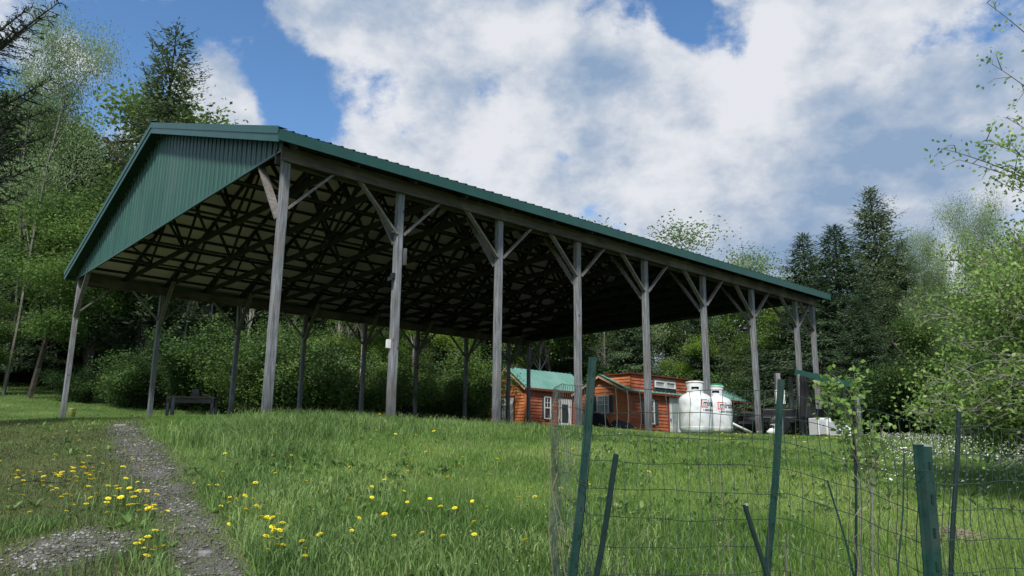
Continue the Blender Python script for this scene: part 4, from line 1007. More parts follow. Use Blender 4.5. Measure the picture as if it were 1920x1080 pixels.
# ------------------------------------------------------------------ wire fence
def pole(name, a, b, w, mname, parent=None, holes=True, label=None, cat=None, prof='u', tipm=None, rot=0.0):
    """folded steel garden post between two points, U section facing the camera, with punched lugs"""
    a = Vector(a); b = Vector(b); d = (b-a).normalized(); L = (b-a).length
    o = bpy.data.objects.new(name, None) if False else None
    side = Vector((1, 0, 0)); side = Matrix.Rotation(rot, 3, 'Z') @ side; side = (side-d*side.dot(d)).normalized(); nrm = side.cross(d).normalized()
    if nrm.y > 0: nrm = -nrm
    t = w*.09
    if prof == 'u': pr = [(-.5, -.18), (-.34, -.16), (-.27, .20), (.27, .20), (.34, -.16), (.5, -.18), (.5, -.26), (.28, -.24), (.20, .12), (-.20, .12), (-.28, -.24), (-.5, -.26)]
    else: pr = [(.5*math.cos(k*math.pi/5), .5*math.sin(k*math.pi/5)) for k in range(10)]
    mb = MB(); n = len(pr); ns = 10; rn = random.Random(int(L*1000)); bow = [0, 0]
    for i in range(ns+1):
        p = a.lerp(b, i/ns)+side*(.004*math.sin(i*1.1))-a
        for (x_, y_) in pr: mb.v.append(tuple(p+side*x_*w+nrm*y_*w))
    for i in range(ns):
        for k in range(n):
            k2 = (k+1) % n; mb.f.append((i*n+k, i*n+k2, (i+1)*n+k2, (i+1)*n+k))
    mb.f.append(tuple((ns)*n+k for k in range(n))); mb.f.append(tuple(reversed(range(n))))
    if parent is None:
        o = mb.build(name, M[mname]); o.location = a
        if label: tag(o, label, cat)
    else:
        o = mb.build(name, M[mname], parent); o.location = a-parent.location
    if holes:
        mb = MB(); k = L-.07
        while k > .1:
            c = d*k+nrm*.202*w
            MB().bar(c-d*.011*w/.05, c+d*.011*w/.05, w*.12, w*.10, tuple(nrm)).build('lug', M['postdark'], o); k -= .105
    if tipm:
        c = d*L; mb = MB()
        vs = [tuple(c+d*.001+side*x_*w*1.02+nrm*y_*w*1.02) for x_, y_ in pr]; vs2 = [tuple(c-d*.006+side*x_*w*1.02+nrm*y_*w*1.02) for x_, y_ in pr]
        mb.add(vs+vs2, [tuple(range(n))]+[(k, n+k, n+(k+1) % n, (k+1) % n) for k in range(n)]); mb.build('worn_tip', M[tipm], o)
    return o
fen = empty('wire_fence', (.3, 3.1, tz(.3, 3.1)), 0, 'green welded wire garden fence hung on leaning green steel posts', 'fence')
fb = fen.location
def down(px1, py1, px2, py2, Y, YB=None):
    """top and a ground point of a post seen through two pixels"""
    a = at(px1, py1, Y); b = at(px2, py2, YB or Y); d = b-a
    for k in np.arange(1, 4, .01):
        p = a+d*k
        if p.z < tz(p.x, p.y)-.12: break
    return a, p
for (px1, py1, px2, py2, Y, w, mn, lb) in ((1115, 670, 1077, 1080, 3.10, .036, 'postgreen', 'tall leftmost post with a dark top'), (1468, 712, 1441, 1080, 3.25, .032, 'postgreen', 'middle green post, thin and leaning right'), (1735, 834, 1752, 1080, 2.62, .064, 'postgreen', 'short thick green post nearest the camera')):
    a, b = down(px1, py1, px2, py2, Y)
    o = pole('post', b, a, w, mn, fen, True, prof='u', tipm='galv' if w > .05 else None, rot=.25); o['label'] = lb
# mesh path in plan: (x, y, top z rel, lean)
pa = [at(1050, 735, 4.6), at(1035, 730, 4.1), at(1062, 720, 3.6), at(1108, 722, 3.14), at(1290, 731, 3.2), at(1462, 737, 3.30), at(1600, 765, 3.05), at(1726, 792, 2.70), at(1850, 800, 2.95), at(2010, 812, 3.2)]
# arc-length resample at wire spacing
dist = [0]
for i in range(1, len(pa)): dist.append(dist[-1]+(Vector((pa[i].x-pa[i-1].x, pa[i].y-pa[i-1].y, 0))).length)
SPV, SPH = .0508, .1016
rn = random.Random(31)
def path(s): return Vector(tuple(float(np.interp(s, dist, [p[k] for p in pa])) for k in range(3)))
mb = MB(); nv = int(dist[-1]/SPV); hrows = 14
def wob(s, k, ph=0): return .010*math.sin(s*3.1+k*.9+ph)+.006*math.sin(s*9.7+k*2.3)+.004*math.sin(s*23+k)
def node(s, k):
    p = path(s); zz = p.z-k*SPH
    bulge = .03*math.sin(s*2.3+1)*math.sin(k*.35)+.012*math.sin(s*5+k)
    leanx = -.012*k*(1 if s > dist[3] else .2)
    return Vector((p.x+leanx*.5+.008*math.sin(k*1.3+s*4), p.y+bulge-.01*k, zz+wob(s, k)*.6))
for i in range(nv+1):
    s = i*SPV; jit = rn.uniform(-.004, .004)
    pts = [node(s+jit, k/2)+Vector((rn.gauss(0, .0012), 0, 0)) for k in range(0, 2*hrows-1)]
    pts = [p for p in pts if p.z > tz(p.x, p.y)-.03]
    if s > dist[7]+.1: pts = pts
    mb.tube(pts, .0014, 4, False)
for k in range(hrows):
    pts = [node(i*SPV, k) for i in range(nv+1)]
    run = []
    for p in pts+[None]:
        if p is not None and p.z > tz(p.x, p.y)-.03: run.append(p+Vector((0, -.002, 0)))
        else:
            if len(run) > 1: mb.tube(run, .0015, 4, False)
            run = []
for i in range(len(mb.v)): mb.v[i] = (mb.v[i][0]-fb.x, mb.v[i][1]-fb.y, mb.v[i][2]-fb.z)
mb.build('wire_mesh', M['wire'], fen)
# tie wires
mb = MB()
for (px, py, Y, r) in ((1748, 893, 2.58, .042), (1093, 905, 3.07, .022), (1452, 925, 3.22, .02)):
    c = at(px, py, Y)-fb; pts = [c+Vector((r*math.cos(t_), r*math.sin(t_)*.8, r*.45*math.cos(t_+2.6))) for t_ in np.linspace(0, 6.6, 18)]; mb.tube(pts, .0014, 4, False)
    mb.tube([pts[-1], pts[-1]+Vector((.03, -.01, -.01))], .0018, 4, False)
mb.build('tie_wire', M['wire'], fen)
# single stakes
a, b = down(1158, 852, 1118, 1080, 2.95)
pole('garden_stake', b, a, .022, 'postdark', None, True, 'dark green stake leaning right beside the tall leftmost fence post', 'stake', rot=.2)
a, b = down(1398, 945, 1436, 1078, 3.05)
pole('garden_stake', b, a, .019, 'postdark', None, False, 'short dark stake leaning left toward the middle fence post', 'stake', 'r', 'galv')
a, b = down(1800, 772, 1787, 1012, 4.30)
pole('garden_stake', b, a, .034, 'postdark', None, True, 'dark green post standing alone behind the fence at a small mulch heap', 'post', rot=.6)
a, b = down(1553, 900, 1600, 1075, 3.6)
pole('garden_stake', b, a, .009, 'postgreen', None, False, 'thin blue-green rod leaning behind the wire mesh', 'stake', 'r')
a, b = down(1600, 760, 1606, 1040, 3.5)
pole('garden_stake', b, a, .012, 'postdark', None, False, 'thin dark stake supporting the leafy sapling', 'stake', 'r')
a, b = down(1697, 850, 1688, 1020, 3.9)
pole('garden_stake', b, a, .008, 'postgreen', None, False, 'thin green rod left of the short thick post', 'stake', 'r')
# wild canes by the fence
cn = empty('dry_canes', at(1350, 1080, 3.4), 0, 'dry brown stalks leaning among the wire mesh', 'stalks'); cb = cn.location.copy(); cn.location.z = tz(cb.x, cb.y); cb = cn.location.copy()
mb = MB(); rn = random.Random(4)
for (p1, q1, p2, q2, Y) in ((1340, 855, 1375, 1080, 3.5), (1330, 880, 1352, 1080, 3.6), (1150, 915, 1178, 1080, 3.2), (1625, 880, 1612, 1080, 3.4), (1635, 960, 1655, 1080, 3.3), (1020, 830, 1060, 1080, 3.5), (1035, 760, 1045, 1000, 3.9), (1590, 950, 1610, 1080, 3.3), (1688, 930, 1680, 1060, 3.5), (1060, 820, 1075, 1080, 3.8), (1030, 900, 1075, 1080, 3.4)):
    a, b = down(p1, q1, p2, q2, Y); mid = a.lerp(b, .5)+Vector((rn.gauss(0, .02), rn.gauss(0, .02), 0))
    mb.tube([a-cb, mid-cb, b-cb], [.0010, .0016, .0022], 5)
    for k in range(4):
        q = a.lerp(b, rn.uniform(0, .5)); mb.tube([q-cb, q-cb+Vector((rn.gauss(0, .05), rn.gauss(0, .03), .07))], .0012, 3, False)
mb.build('stalks', M['stick'], cn)
# saplings
def sapling(px, ptop, pbase, Y, seed, label, n=5, leaf=.03, cl=None, per=14):
    rn = random.Random(seed); a, b = down(px, ptop, pbase, 1075, Y); root = empty('sapling', b, 0, label, 'sapling'); P, D, S, T = [], [], [], []
    mb = MB(); top = a-b; pts = bez(Vector((0, 0, 0)), top*.5+Vector((.03, 0, 0)), top, 10); mb.tube(pts, [.0042*(1-.8*i/10)+.0008 for i in range(11)], 6)
    for (cx, cy, dn) in cl:
        c = at(cx, cy, Y+rn.uniform(-.12, .12))-b; f = min(.97, max(.2, (c.z-.12)/top.z)); q0 = pts[int(f*10)]
        bp_ = bez(q0, q0.lerp(c, .5)+Vector((0, 0, .05)), c, 8); mb.tube(bp_, [.002*(1-.8*i/8)+.0006 for i in range(9)], 4, False)
        for i in range(2, 9):
            for _ in range(int(per*dn*(.25+.75*i/8))):
                p = bp_[i]+Vector((rn.gauss(0, .022), rn.gauss(0, .022), rn.gauss(0, .022)))
                d = Vector((rn.gauss(0, 1), rn.gauss(0, 1), rn.gauss(-.3, .8))).normalized()*leaf*rn.uniform(.5, 1.3)
                P.append(p); D.append(d); S.append(d.cross(Vector((rn.gauss(0, 1), rn.gauss(0, 1), rn.gauss(0, 1)))).normalized()*leaf*.38); T.append(rn.random())
    mb.build('stem', M['greybark'], root); cards('leaves', P, D, S, M['leafnear'], root, np.array(T), .5, .12)
sapling(1602, 700, 1608, 3.5, 1, 'leafy sapling tied to a stake behind the wire mesh, below the green lean-to roof', cl=[(1612, 697, 1.1), (1598, 715, .9), (1545, 712, .9), (1560, 735, .9), (1530, 745, .7), (1575, 755, .8), (1590, 775, .6), (1545, 770, .6), (1615, 740, .6), (1570, 790, .6), (1600, 800, .5), (1530, 720, .5), (1555, 700, .5), (1585, 820, .4)], per=8)
sapling(1632, 790, 1630, 3.7, 2, 'low leafy sapling right of the staked one, behind the mesh', cl=[(1640, 790, .8), (1660, 795, .6), (1625, 810, .8), (1635, 830, .9), (1600, 830, .7), (1650, 850, .6), (1605, 850, .7), (1590, 870, .4), (1620, 870, .5), (1680, 808, .4)], per=7)
sapling(1470, 1000, 1470, 3.5, 5, 'small weed seedling at the foot of the middle post', cl=[(1480, 1000, .4), (1460, 1015, .4)], per=4)
# mulch heap
c = ground_at(1785, 1012); mb = MB(); rn = random.Random(9)
for i in range(900):
    a = rn.random()*6.28; r = abs(rn.gauss(0, .17)); x_, y_ = c.x+r*math.cos(a)*1.3, c.y+r*math.sin(a); z_ = tz(x_, y_)+.05*math.exp(-(r/.18)**2)
    d = Vector((rn.gauss(0, 1), rn.gauss(0, 1), rn.gauss(0, .25))).normalized()*rn.uniform(.015, .05)
    mb.bar((x_-c.x, y_-c.y, z_-c.z), (x_-c.x+d.x, y_-c.y+d.y, z_-c.z+d.z+.004), .006, .004)
mo = mb.build('mulch', M['stick']); mo.location = c; tag(mo, 'pale heap of wood mulch at the foot of the dark post', 'mulch', kind='stuff')

# ------------------------------------------------------------------ things near the cabins and the pavilion
def ground_pt(px, Y):
    x_ = at(px, 800, Y).x; return Vector((x_, Y, tz(x_, Y)))
# lean-to
lo = ground_pt(1500, 22.2); lt = empty('lean_to', lo, 0, 'small lean-to with green metal roof at the far right corner of the pavilion', 'lean-to')
A = at(1490, 694, 21.6)-lo; B = at(1613, 721, 20.4)-lo; bk = Vector((.35, 1.7, .10))
mb = MB(); P4 = [A, B, B+bk, A+bk]; up_ = Vector((0, 0, .03))
mb.add([tuple(p) for p in P4]+[tuple(p+up_) for p in P4], [(0,3,2,1),(4,5,6,7),(0,1,5,4),(1,2,6,5),(2,3,7,6),(3,0,4,7)])
for k in range(9):
    q = A.lerp(B, (k+.2)/9); mb.bar(q+Vector((0, 0, .04)), q+bk+Vector((0, 0, .04)), .03, .02)
mb.build('roof', M['roof'], lt)
MB().bar(A+Vector((0, -.02, -.06)), B+Vector((0, -.02, -.06)), .03, .14).build('fascia', M['green'], lt)
for (q, f) in ((A.lerp(B, .06), 0), (A.lerp(B, .93), 0), (A.lerp(B, .06)+bk*.9, 1), (A.lerp(B, .93)+bk*.9, 1)):
    gz = tz(lo.x+q.x, lo.y+q.y)-lo.z-.2; MB().box((q.x-.055, q.y-.055, gz), (q.x+.055, q.y+.055, q.z-.10)).build('post', M['post'], lt)
# black tarp draped from the lean-to
q0 = at(1512, 706, 21.9); tp = MB(); nu, nvv = 10, 16
prof = [(1499, 704, 1511, 706), (1500, 718, 1514, 720), (1500, 732, 1517, 735), (1500, 745, 1521, 749), (1500, 758, 1526, 762), (1500, 768, 1531, 772), (1500, 777, 1534, 780), (1500, 783, 1530, 785)]
root = q0.copy(); root.z = q0.z
V_ = []
for j, (xa, ya, xb, yb) in enumerate(prof):
    for i in range(nu+1):
        f = i/nu; p = at(xa+(xb-xa)*f, ya+(yb-ya)*f, 21.4-.30*(j/7)**2+.025*math.sin(i*1.3+j*.5)); V_.append(tuple(p-root))
tp.add(V_, [(j*(nu+1)+i, j*(nu+1)+i+1, (j+1)*(nu+1)+i+1, (j+1)*(nu+1)+i) for j in range(len(prof)-1) for i in range(nu)])
o = tp.build('tarp', M['blacktarp'], None, True); o.location = root; tag(o, 'black tarp hanging from the green lean-to roof and flaring at the bottom', 'tarp')
sd = o.modifiers.new('thick', 'SOLIDIFY'); sd.thickness = .02
# black smoker trailer / long black box
p = ground_pt(1476, 23.0); p2 = ground_pt(1440, 23.4)
tr = empty('cargo_trailer', p, -.12, 'long low black trailer box parked behind the pavilion post at right', 'trailer')
def rbox(a, b, bev, name, m, par):
    mb = MB(); x0, y0, z0 = a; x1, y1, z1 = b
    o = MB().box(a, b).build(name, m, par); bm_ = o.modifiers.new('b', 'BEVEL'); bm_.width = bev; bm_.segments = 2; return o
zt = at(1476, 768, 23).z-p.z
rbox((-.75, -.45, .35), (.95, .45, zt), .04, 'body', M['black'], tr)
MB().bar((-.78, -.47, zt-.25), (.98, -.47, zt-.25), .02, .04).build('trim', M['shutter'], tr)
for sx in (-.35, .5):
    w_ = MB(); w_.lathe([(.12, -.09), (.28, -.09), (.30, -.06), (.30, .06), (.28, .09), (.12, .09)], 20).build('wheel', M['black'], tr, True)
    w_ = tr.children[-1]
for w_ in [c_ for c_ in tr.children if c_.name.startswith('wheel')]: w_.rotation_euler = (math.pi/2, 0, 0); 
for k_, w_ in enumerate([c_ for c_ in tr.children if c_.name.startswith('wheel')]): w_.location = ((-.35, .5)[k_], -.5, .3)
MB().bar((-.75, 0, .4), (-1.4, 0, .38), .08, .08).build('tow_bar', M['black'], tr)
mb = MB()
for k in range(8): mb.tube([(-.7+k*.22, -.49, .36), (-.66+k*.22, -.55, .12), (-.6+k*.22, -.50, .02)], .012, 5)
mb.build('straps', M['blacktarp'], tr)
# second black cart with lid, in front
p = ground_pt(1425, 24.5); tr2 = empty('black_smoker', p, .1, 'low black barbecue smoker left of the trailer, partly behind the seventh front post', 'smoker')
zt = at(1425, 775, 24.5).z-p.z
b_ = MB(); b_.lathe([(.001, -.62), (.26, -.62), (.30, -.58), (.30, .58), (.26, .62), (.001, .62)], 20); ob = b_.build('barrel', M['black'], tr2, True); ob.rotation_euler = (0, math.pi/2, 0); ob.location = (0, 0, zt-.30)
for sx in (-.45, .45):
    for sy in (-.2, .2): MB().bar((sx, sy, 0), (sx*.9, sy*.8, zt-.5), .04, .04).build('leg', M['black'], tr2)
MB().bar((-.3, -.32, zt-.28), (.3, -.32, zt-.28), .025, .025).build('handle', M['aluminium'], tr2)
# post with meter box
p = ground_pt(1463, 20.5); up_t = at(1466, 700, 20.5).z-p.z
o = empty('utility_post', p, 0, 'dark wooden post carrying a small white meter box, behind the middle fence post', 'post')
MB().box((-.06, -.06, -.3), (.06, .06, up_t)).build('post', M['post'], o)
zc = at(1466, 745, 20.5).z-p.z; mbx = MB().box((-.12, -.16, zc-.18), (.12, -.06, zc+.18)).build('meter_box', M['whitepaint'], o); MB().box((-.07, -.18, zc-.08), (.07, -.162, zc+.08)).build('cover', M['paleglass'], mbx)
# white units
for (px, Y, y0, w, lb, nm, cat) in ((1538, 20.6, 784, .42, 'white boxy air-conditioning unit standing right of the black tarp', 'air_conditioner', 'air conditioner'), (1575, 20.0, 790, .36, 'white appliance with dark vents right of the air-conditioning unit', 'generator', 'generator')):
    p = ground_pt(px, Y); h = at(px, y0, Y).z-p.z; r = empty(nm, p, .25, lb, cat)
    rbox((-w/2, -.2, .03), (w/2, .2, h), .02, 'casing', M['whitepaint'], r)
    if nm == 'air_conditioner':
        mb = MB(); mb.box((-w*.42, -.212, h*.12), (w*.05, -.203, h*.9)); mb.build('grille', M['shutter2'] if 'shutter2' in M else M['aluminium'], r)
        mb = MB()
        for k in range(12): z_ = h*(.15+.06*k); mb.box((-w*.40, -.222, z_), (w*.03, -.214, z_+.012))
        mb.build('louvre', M['whitepaint'], r); MB().box((w*.18, -.21, h*.15), (w*.4, -.203, h*.85)).build('side_panel', M['whitepaint'], r)
    else:
        for k, zz in enumerate((.25, .5, .75)):
            mb = MB(); mb.lathe([(.001, 0), (.055, 0), (.055, .012), (.001, .012)], 14); q = mb.build('vent', M['black'], r); q.rotation_euler = (math.pi/2, 0, 0); q.location = (w*.12*(1 if k % 2 else -1), -.203, h*zz)
        MB().box((-w*.5, -.206, h*.92), (w*.5, -.202, h*.96)).build('trim', M['shutter'], r)
    MB().box((-w/2+.03, -.18, -.05), (w/2-.03, .18, .03)).build('foot', M['black'], r)
# barbecue kettle and tarp-covered things at the cabins
p = ground_pt(1117, 31.5); g1 = empty('covered_grill', p, 0, 'black covered grill in front of the gable window of the long cabin', 'grill')
zt = at(1117, 774, 31.5).z-p.z
mb = MB(); mb.lathe([(.46, zt-.95), (.48, zt-.5), (.45, zt-.3), (.32, zt-.08), (.12, zt), (.001, zt)], 22); mb.build('cover', M['blacktarp'], g1, True).scale = (1.15, .7, 1)
for sx in (-.35, .35): MB().bar((sx, 0, 0), (sx, 0, zt-.8), .04, .04).build('leg', M['black'], g1)
MB().box((-.85, -.25, zt-.6), (-.45, .25, zt-.5)).build('shelf', M['black'], g1)
p = ground_pt(1165, 31); zt = at(1165, 788, 31).z-p.z
g2 = empty('wheelbarrow', p, .5, 'dark upturned wheelbarrow in the grass in front of the long cabin', 'wheelbarrow')
mb = MB(); mb.add([(-.5, -.3, zt-.35), (.6, -.3, zt-.45), (.6, .3, zt-.45), (-.5, .3, zt-.35), (-.25, -.18, zt), (.25, -.2, zt-.1), (.25, .2, zt-.1), (-.25, .18, zt)], [(0,1,5,4),(1,2,6,5),(2,3,7,6),(3,0,4,7),(4,5,6,7)]); mb.build('tray', M['black'], g2)
for s in (-.28, .28): MB().bar((-.4, s, zt-.4), (1.1, s*.9, zt-.75), .04, .04).build('handle', M['stick'], g2)
mb = MB(); mb.lathe([(.02, -.03), (.18, -.03), (.2, 0), (.18, .03), (.02, .03)], 16); q = mb.build('wheel', M['black'], g2, True); q.rotation_euler = (math.pi/2, 0, 0); q.location = (-.55, 0, zt-.5)
for sx, sy in ((-.3, -.2), (-.3, .2), (.3, .2), (.3, -.2)): MB().bar((sx, sy, 0), (sx, sy, zt-.35), .03, .03).build('leg', M['black'], g2)
# black dome tent
p = ground_pt(757, 31); zt = at(757, 756, 31).z-p.z; tent = empty('dome_tent', p, .4, 'small black domed tent behind the second front post', 'tent')
mb = MB(); prof_ = [(.95, -.1), (.92, zt*.3), (.75, zt*.6), (.42, zt*.88), (.12, zt*.99), (.001, zt)]; mb.lathe(prof_, 6); mb.build('shell', M['blacktarp'], tent, True)
for k in range(3):
    a = k*math.pi/3; MB().tube([(r*math.cos(a)*1.01, r*math.sin(a)*1.01, z+.01) for r, z in prof_], .012, 5, False).build('pole', M['shutter'], tent)
# ladder leaning
a = ground_pt(663, 35); zt = at(663, 722, 35.3).z-a.z; ld = empty('ladder', a, .1, 'pale aluminium ladder standing against a trunk at the edge of the wood', 'ladder')
for s in (-.2, .2): MB().bar((s*1.1, 0, 0), (s*.9, .35, zt), .04, .06).build('rail', M['whitepaint'], ld)
for k in range(1, int(zt/.42)+1): f = k*.42/zt; MB().bar((-.2, .35*f, zt*f), (.2, .35*f, zt*f), .035, .035).build('rung', M['whitepaint'], ld)
# workbench
p = ground_pt(357, 25.5); zt = at(357, 744, 25.5).z-p.z; wb = empty('workbench', p, .12, 'rough dark wooden workbench behind the rear posts at left', 'workbench')
MB().box((-.75, -.3, zt-.07), (.75, .3, zt)).build('top', M['beam'], wb)
for sx, sy in ((-.7, -.25), (-.7, .25), (.68, -.25), (.68, .25), (-.52, -.27)): MB().box((sx-.04, sy-.04, -.1), (sx+.04, sy+.04, zt-.07)).build('leg', M['post'], wb)
MB().box((-.72, -.29, zt-.22), (.70, -.26, zt-.09)).build('apron', M['beam'], wb)
q = empty('carton', p+Vector((.07, 0, zt)), .2, 'small grey box standing on the workbench', 'box'); MB().box((-.10, -.08, 0), (.10, .08, .24)).build('body', M['post'], q); MB().box((-.11, -.09, .242), (.11, .09, .26)).build('lid', M['shutter'], q)
q = empty('bowl', p+Vector((.42, 0, zt)), 0, 'small brown bowl on the right end of the workbench', 'bowl'); MB().lathe([(.001, .01), (.07, .01), (.13, .08), (.12, .085), (.06, .03), (.001, .03)], 18).build('body', M['stick'], q, True)
# yellow bucket by the left post
p = ground_pt(132, 23.2); zt = at(132, 766, 23.2).z-p.z; q = empty('bucket', p, 0, 'pale yellow bucket beside the left corner post', 'bucket')
MB().lathe([(.001, 0), (.075, 0), (.095, max(zt, .3)), (.10, max(zt, .3)+.005), (.09, max(zt, .3)-.01), (.07, .03), (.001, .03)], 20).build('body', M['yellowplastic'], q, True)
MB().tube([(.095*math.cos(t_), .0-.03, max(zt, .3)-.05+.02-.16*math.sin(t_)) for t_ in np.linspace(0, 3.14, 12)], .006, 5).build('handle', M['aluminium'], q)
# garden hose reel / little clutter beside the second tank
p = ground_pt(1378, 21.5); q = empty('white_pipe', p, .3, 'white plastic pipe lying in the grass right of the tanks', 'pipe'); MB().tube([(-.2, 0, .35), (.1, 0, .22), (.55, .05, .06)], .035, 8).build('pipe_body', M['whitepaint'], q, True); MB().lathe([(.035, 0), (.055, 0), (.055, .06), (.035, .06)], 12, (-.2, 0, .33)).build('coupling', M['black'], q)
p = ground_pt(1448, 21.0); q = empty('goose_ornament', p, 0, 'white long-necked goose ornament in the grass right of the seventh front post', 'ornament')
sk = bpy.data.meshes.new('body'); hz = at(1447, 796, 21).z-p.z
MB().tube([(-.16, 0, hz*.30), (-.06, 0, hz*.33), (.05, 0, hz*.36), (.10, 0, hz*.55), (.08, 0, hz*.85), (.05, 0, hz*.97), (0, 0, hz)], [.01, .09, .10, .04, .028, .035, .012], 10).build('body', M['whitepaint'], q, True)
MB().tube([(0, 0, hz), (-.06, 0, hz*.97)], [.014, .004], 6).build('beak', M['yellowplastic'], q)
for s in (-.04, .04): MB().bar((.0, s, 0), (.0, s, hz*.28), .015, .015).build('leg', M['yellowplastic'], q)
p = ground_pt(1403, 29); q = empty('garden_chair', p, -.4, 'pale wooden garden chair at the porch end of the long cabin', 'chair')
for sx in (-.25, .25):
    MB().bar((sx, .25, 0), (sx, .32, 1.0), .04, .04, (0, 1, 0)).build('leg', M['trimwood'], q); MB().bar((sx, -.25, 0), (sx, -.25, .62), .04, .04, (0, 1, 0)).build('leg', M['trimwood'], q)
MB().box((-.27, -.27, .42), (.27, .27, .46)).build('seat', M['trimwood'], q); MB().bar((0, .28, .55), (0, .33, .98), .5, .02, (0, 1, 0)).build('backrest', M['trimwood'], q)
# fallen twig across the dandelions
a = ground_at(12, 926); b = ground_at(160, 902); tg_ = MB(); pts = [a.lerp(b, i/10)+Vector((0, 0, .05+.03*math.sin(i*.7)))-a for i in range(11)]
tg_.tube(pts, [.006-.0004*i for i in range(11)], 6)
for i in (3, 5, 7): tg_.tube([pts[i], pts[i]+Vector((.08, .06, .05))], [.003, .001], 4)
o = tg_.build('fallen_twig', M['bark']); o.location = a; tag(o, 'thin dark fallen twig lying across the dandelions at left', 'twig')
# flat stones
for k, (px, py, s, lb) in enumerate(((384, 1042, .035, 'flat grey stone in the gravel track near the bottom edge'), (226, 800, .07, 'flat dark stone slab at the top of the track'))):
    c = ground_at(px, py); mb = MB(); rn = random.Random(k); n = 11
    ring = [(s*(1+.25*rn.random())*math.cos(6.283*i/n)*1.3, s*(1+.25*rn.random())*math.sin(6.283*i/n)*.8) for i in range(n)]
    mb.add([(x_, y_, -.02) for x_, y_ in ring]+[(x_, y_, .018) for x_, y_ in ring]+[(x_*.85, y_*.85, .03) for x_, y_ in ring], [tuple(range(2*n, 3*n))]+[(i, (i+1) % n, n+(i+1) % n, n+i) for i in range(n)]+[(n+i, n+(i+1) % n, 2*n+(i+1) % n, 2*n+i) for i in range(n)])
    o = mb.build('flat_stone', noise_mat('grey_stone', (.12, .12, .115), (.25, .245, .235), 14, .9, 6, .4)); o.location = c; tag(o, lb, 'stone')

# ------------------------------------------------------------------ dandelions
def make_head(r=.019, dome=.010, seed=1):
    rn = random.Random(seed); mb = MB()
    for ring, (rr, zz, n) in enumerate(((1.0, .0, 22), (.8, .28, 20), (.58, .5, 16), (.34, .66, 11), (.14, .75, 6))):
        for k in range(n):
            a = 6.283*k/n+ring*.3+rn.uniform(-.08, .08); r0_ = rr*r*.35; r1 = rr*r*rn.uniform(.88, 1.08); w = 3.3*rr*r/n
            z0_ = zz*dome; z1_ = z0_+dome*(.25 if ring else .05)+rn.uniform(-.001, .001)
            ca, sa = math.cos(a), math.sin(a)
            mb.add([(r0_*ca, r0_*sa, z0_), (r1*ca-w*sa, r1*sa+w*ca, z1_), (r1*1.06*ca, r1*1.06*sa, z1_-.001), (r1*ca+w*sa, r1*sa-w*ca, z1_)], [(0, 3, 2, 1)])
    return mb
heads = []
for i in range(3):
    rt_ = empty('dandelion', (0, 0, 0)); hh = .11+.03*i
    st = MB(); lx = .02*(i-1); st.tube([(0, 0, -.02), (lx*.4, 0, hh*.5), (lx, 0, hh)], [.0022, .0018, .0016], 5); st.build('stem', M['stem'], rt_)
    hd = make_head(seed=i).build('flower_head', M['yellow'], rt_); hd.location = (lx, 0, hh); hd.rotation_euler = ((-.2, .15, .35)[i], (.3, -.25, .1)[i], 0)
    heads.append(rt_)
cl = [  # px, py, sx, sy, n, label
 (150, 910, 72, 28, 62, 'yellow dandelion in the thick patch left of the gravel track'), (215, 945, 50, 16, 30, 'yellow dandelion in the thick patch left of the gravel track'), (60, 920, 45, 22, 16, 'yellow dandelion in the thick patch left of the gravel track'),
 (270, 970, 22, 10, 9, 'yellow dandelion in the thick patch left of the gravel track'), (285, 1045, 35, 18, 13, 'yellow dandelion between the gravel patch and the track'), (350, 1035, 20, 12, 5, 'yellow dandelion between the gravel patch and the track'),
 (515, 1020, 22, 14, 20, 'yellow dandelion in the tight clump at the bottom, right of the track'), (400, 940, 25, 30, 9, 'yellow dandelion on the right verge of the gravel track'), (450, 960, 40, 30, 14, 'yellow dandelion on the right verge of the gravel track'), (560, 1060, 50, 14, 4, 'yellow dandelion low down in the long grass right of the track'),
 (440, 850, 60, 25, 12, 'yellow dandelion near the bluish grass tufts'), (700, 970, 130, 45, 16, 'yellow dandelion in the middle of the slope'), (860, 985, 100, 50, 14, 'yellow dandelion in the middle of the slope'), (760, 880, 120, 40, 18, 'yellow dandelion in the middle of the slope'),
 (720, 800, 130, 12, 14, 'small distant dandelion below the posts'), (980, 900, 90, 60, 8, 'yellow dandelion left of the wire fence'), (1110, 900, 60, 60, 8, 'yellow dandelion behind the left end of the wire fence'), (1300, 826, 90, 8, 14, 'small distant dandelion below the white tanks'), (1360, 818, 30, 5, 14, 'small distant dandelion below the white tanks'), (1460, 830, 80, 8, 16, 'small distant dandelion below the trailer and the lean-to')]
rn = random.Random(77); nd = 0
for (px, py, sx, sy, n_, lb) in cl:
    for i in range(n_):
        c = ground_at(px+rn.gauss(0, sx), py+rn.gauss(0, sy))
        if c is None or c.y > 24: continue
        if c.x > -3 and float(m_track(np.array([c.x]), np.array([c.y]))[0]) > .6: continue
        pr_ = heads[nd % 3]
        o = pr_ if nd < 3 else copy_tree(pr_)
        # bring the head (not the foot) near the sampled point
        s = rn.uniform(.65, 1.15)*(1.0 if c.y < 9 else 1.05); s *= 1.08 if c.x < -2.2 else 1; s2 = s*(.65 if c.x < -2.2 else .9)
        o.location = (c.x, c.y, c.z-.01); o.scale = (s, s, s2); o.rotation_euler = (rn.gauss(0, .12), rn.gauss(0, .12), rn.random()*6.28)
        tag(o, lb, 'dandelion', 'yellow dandelions in the grass'); nd += 1
print('dandelions', nd)
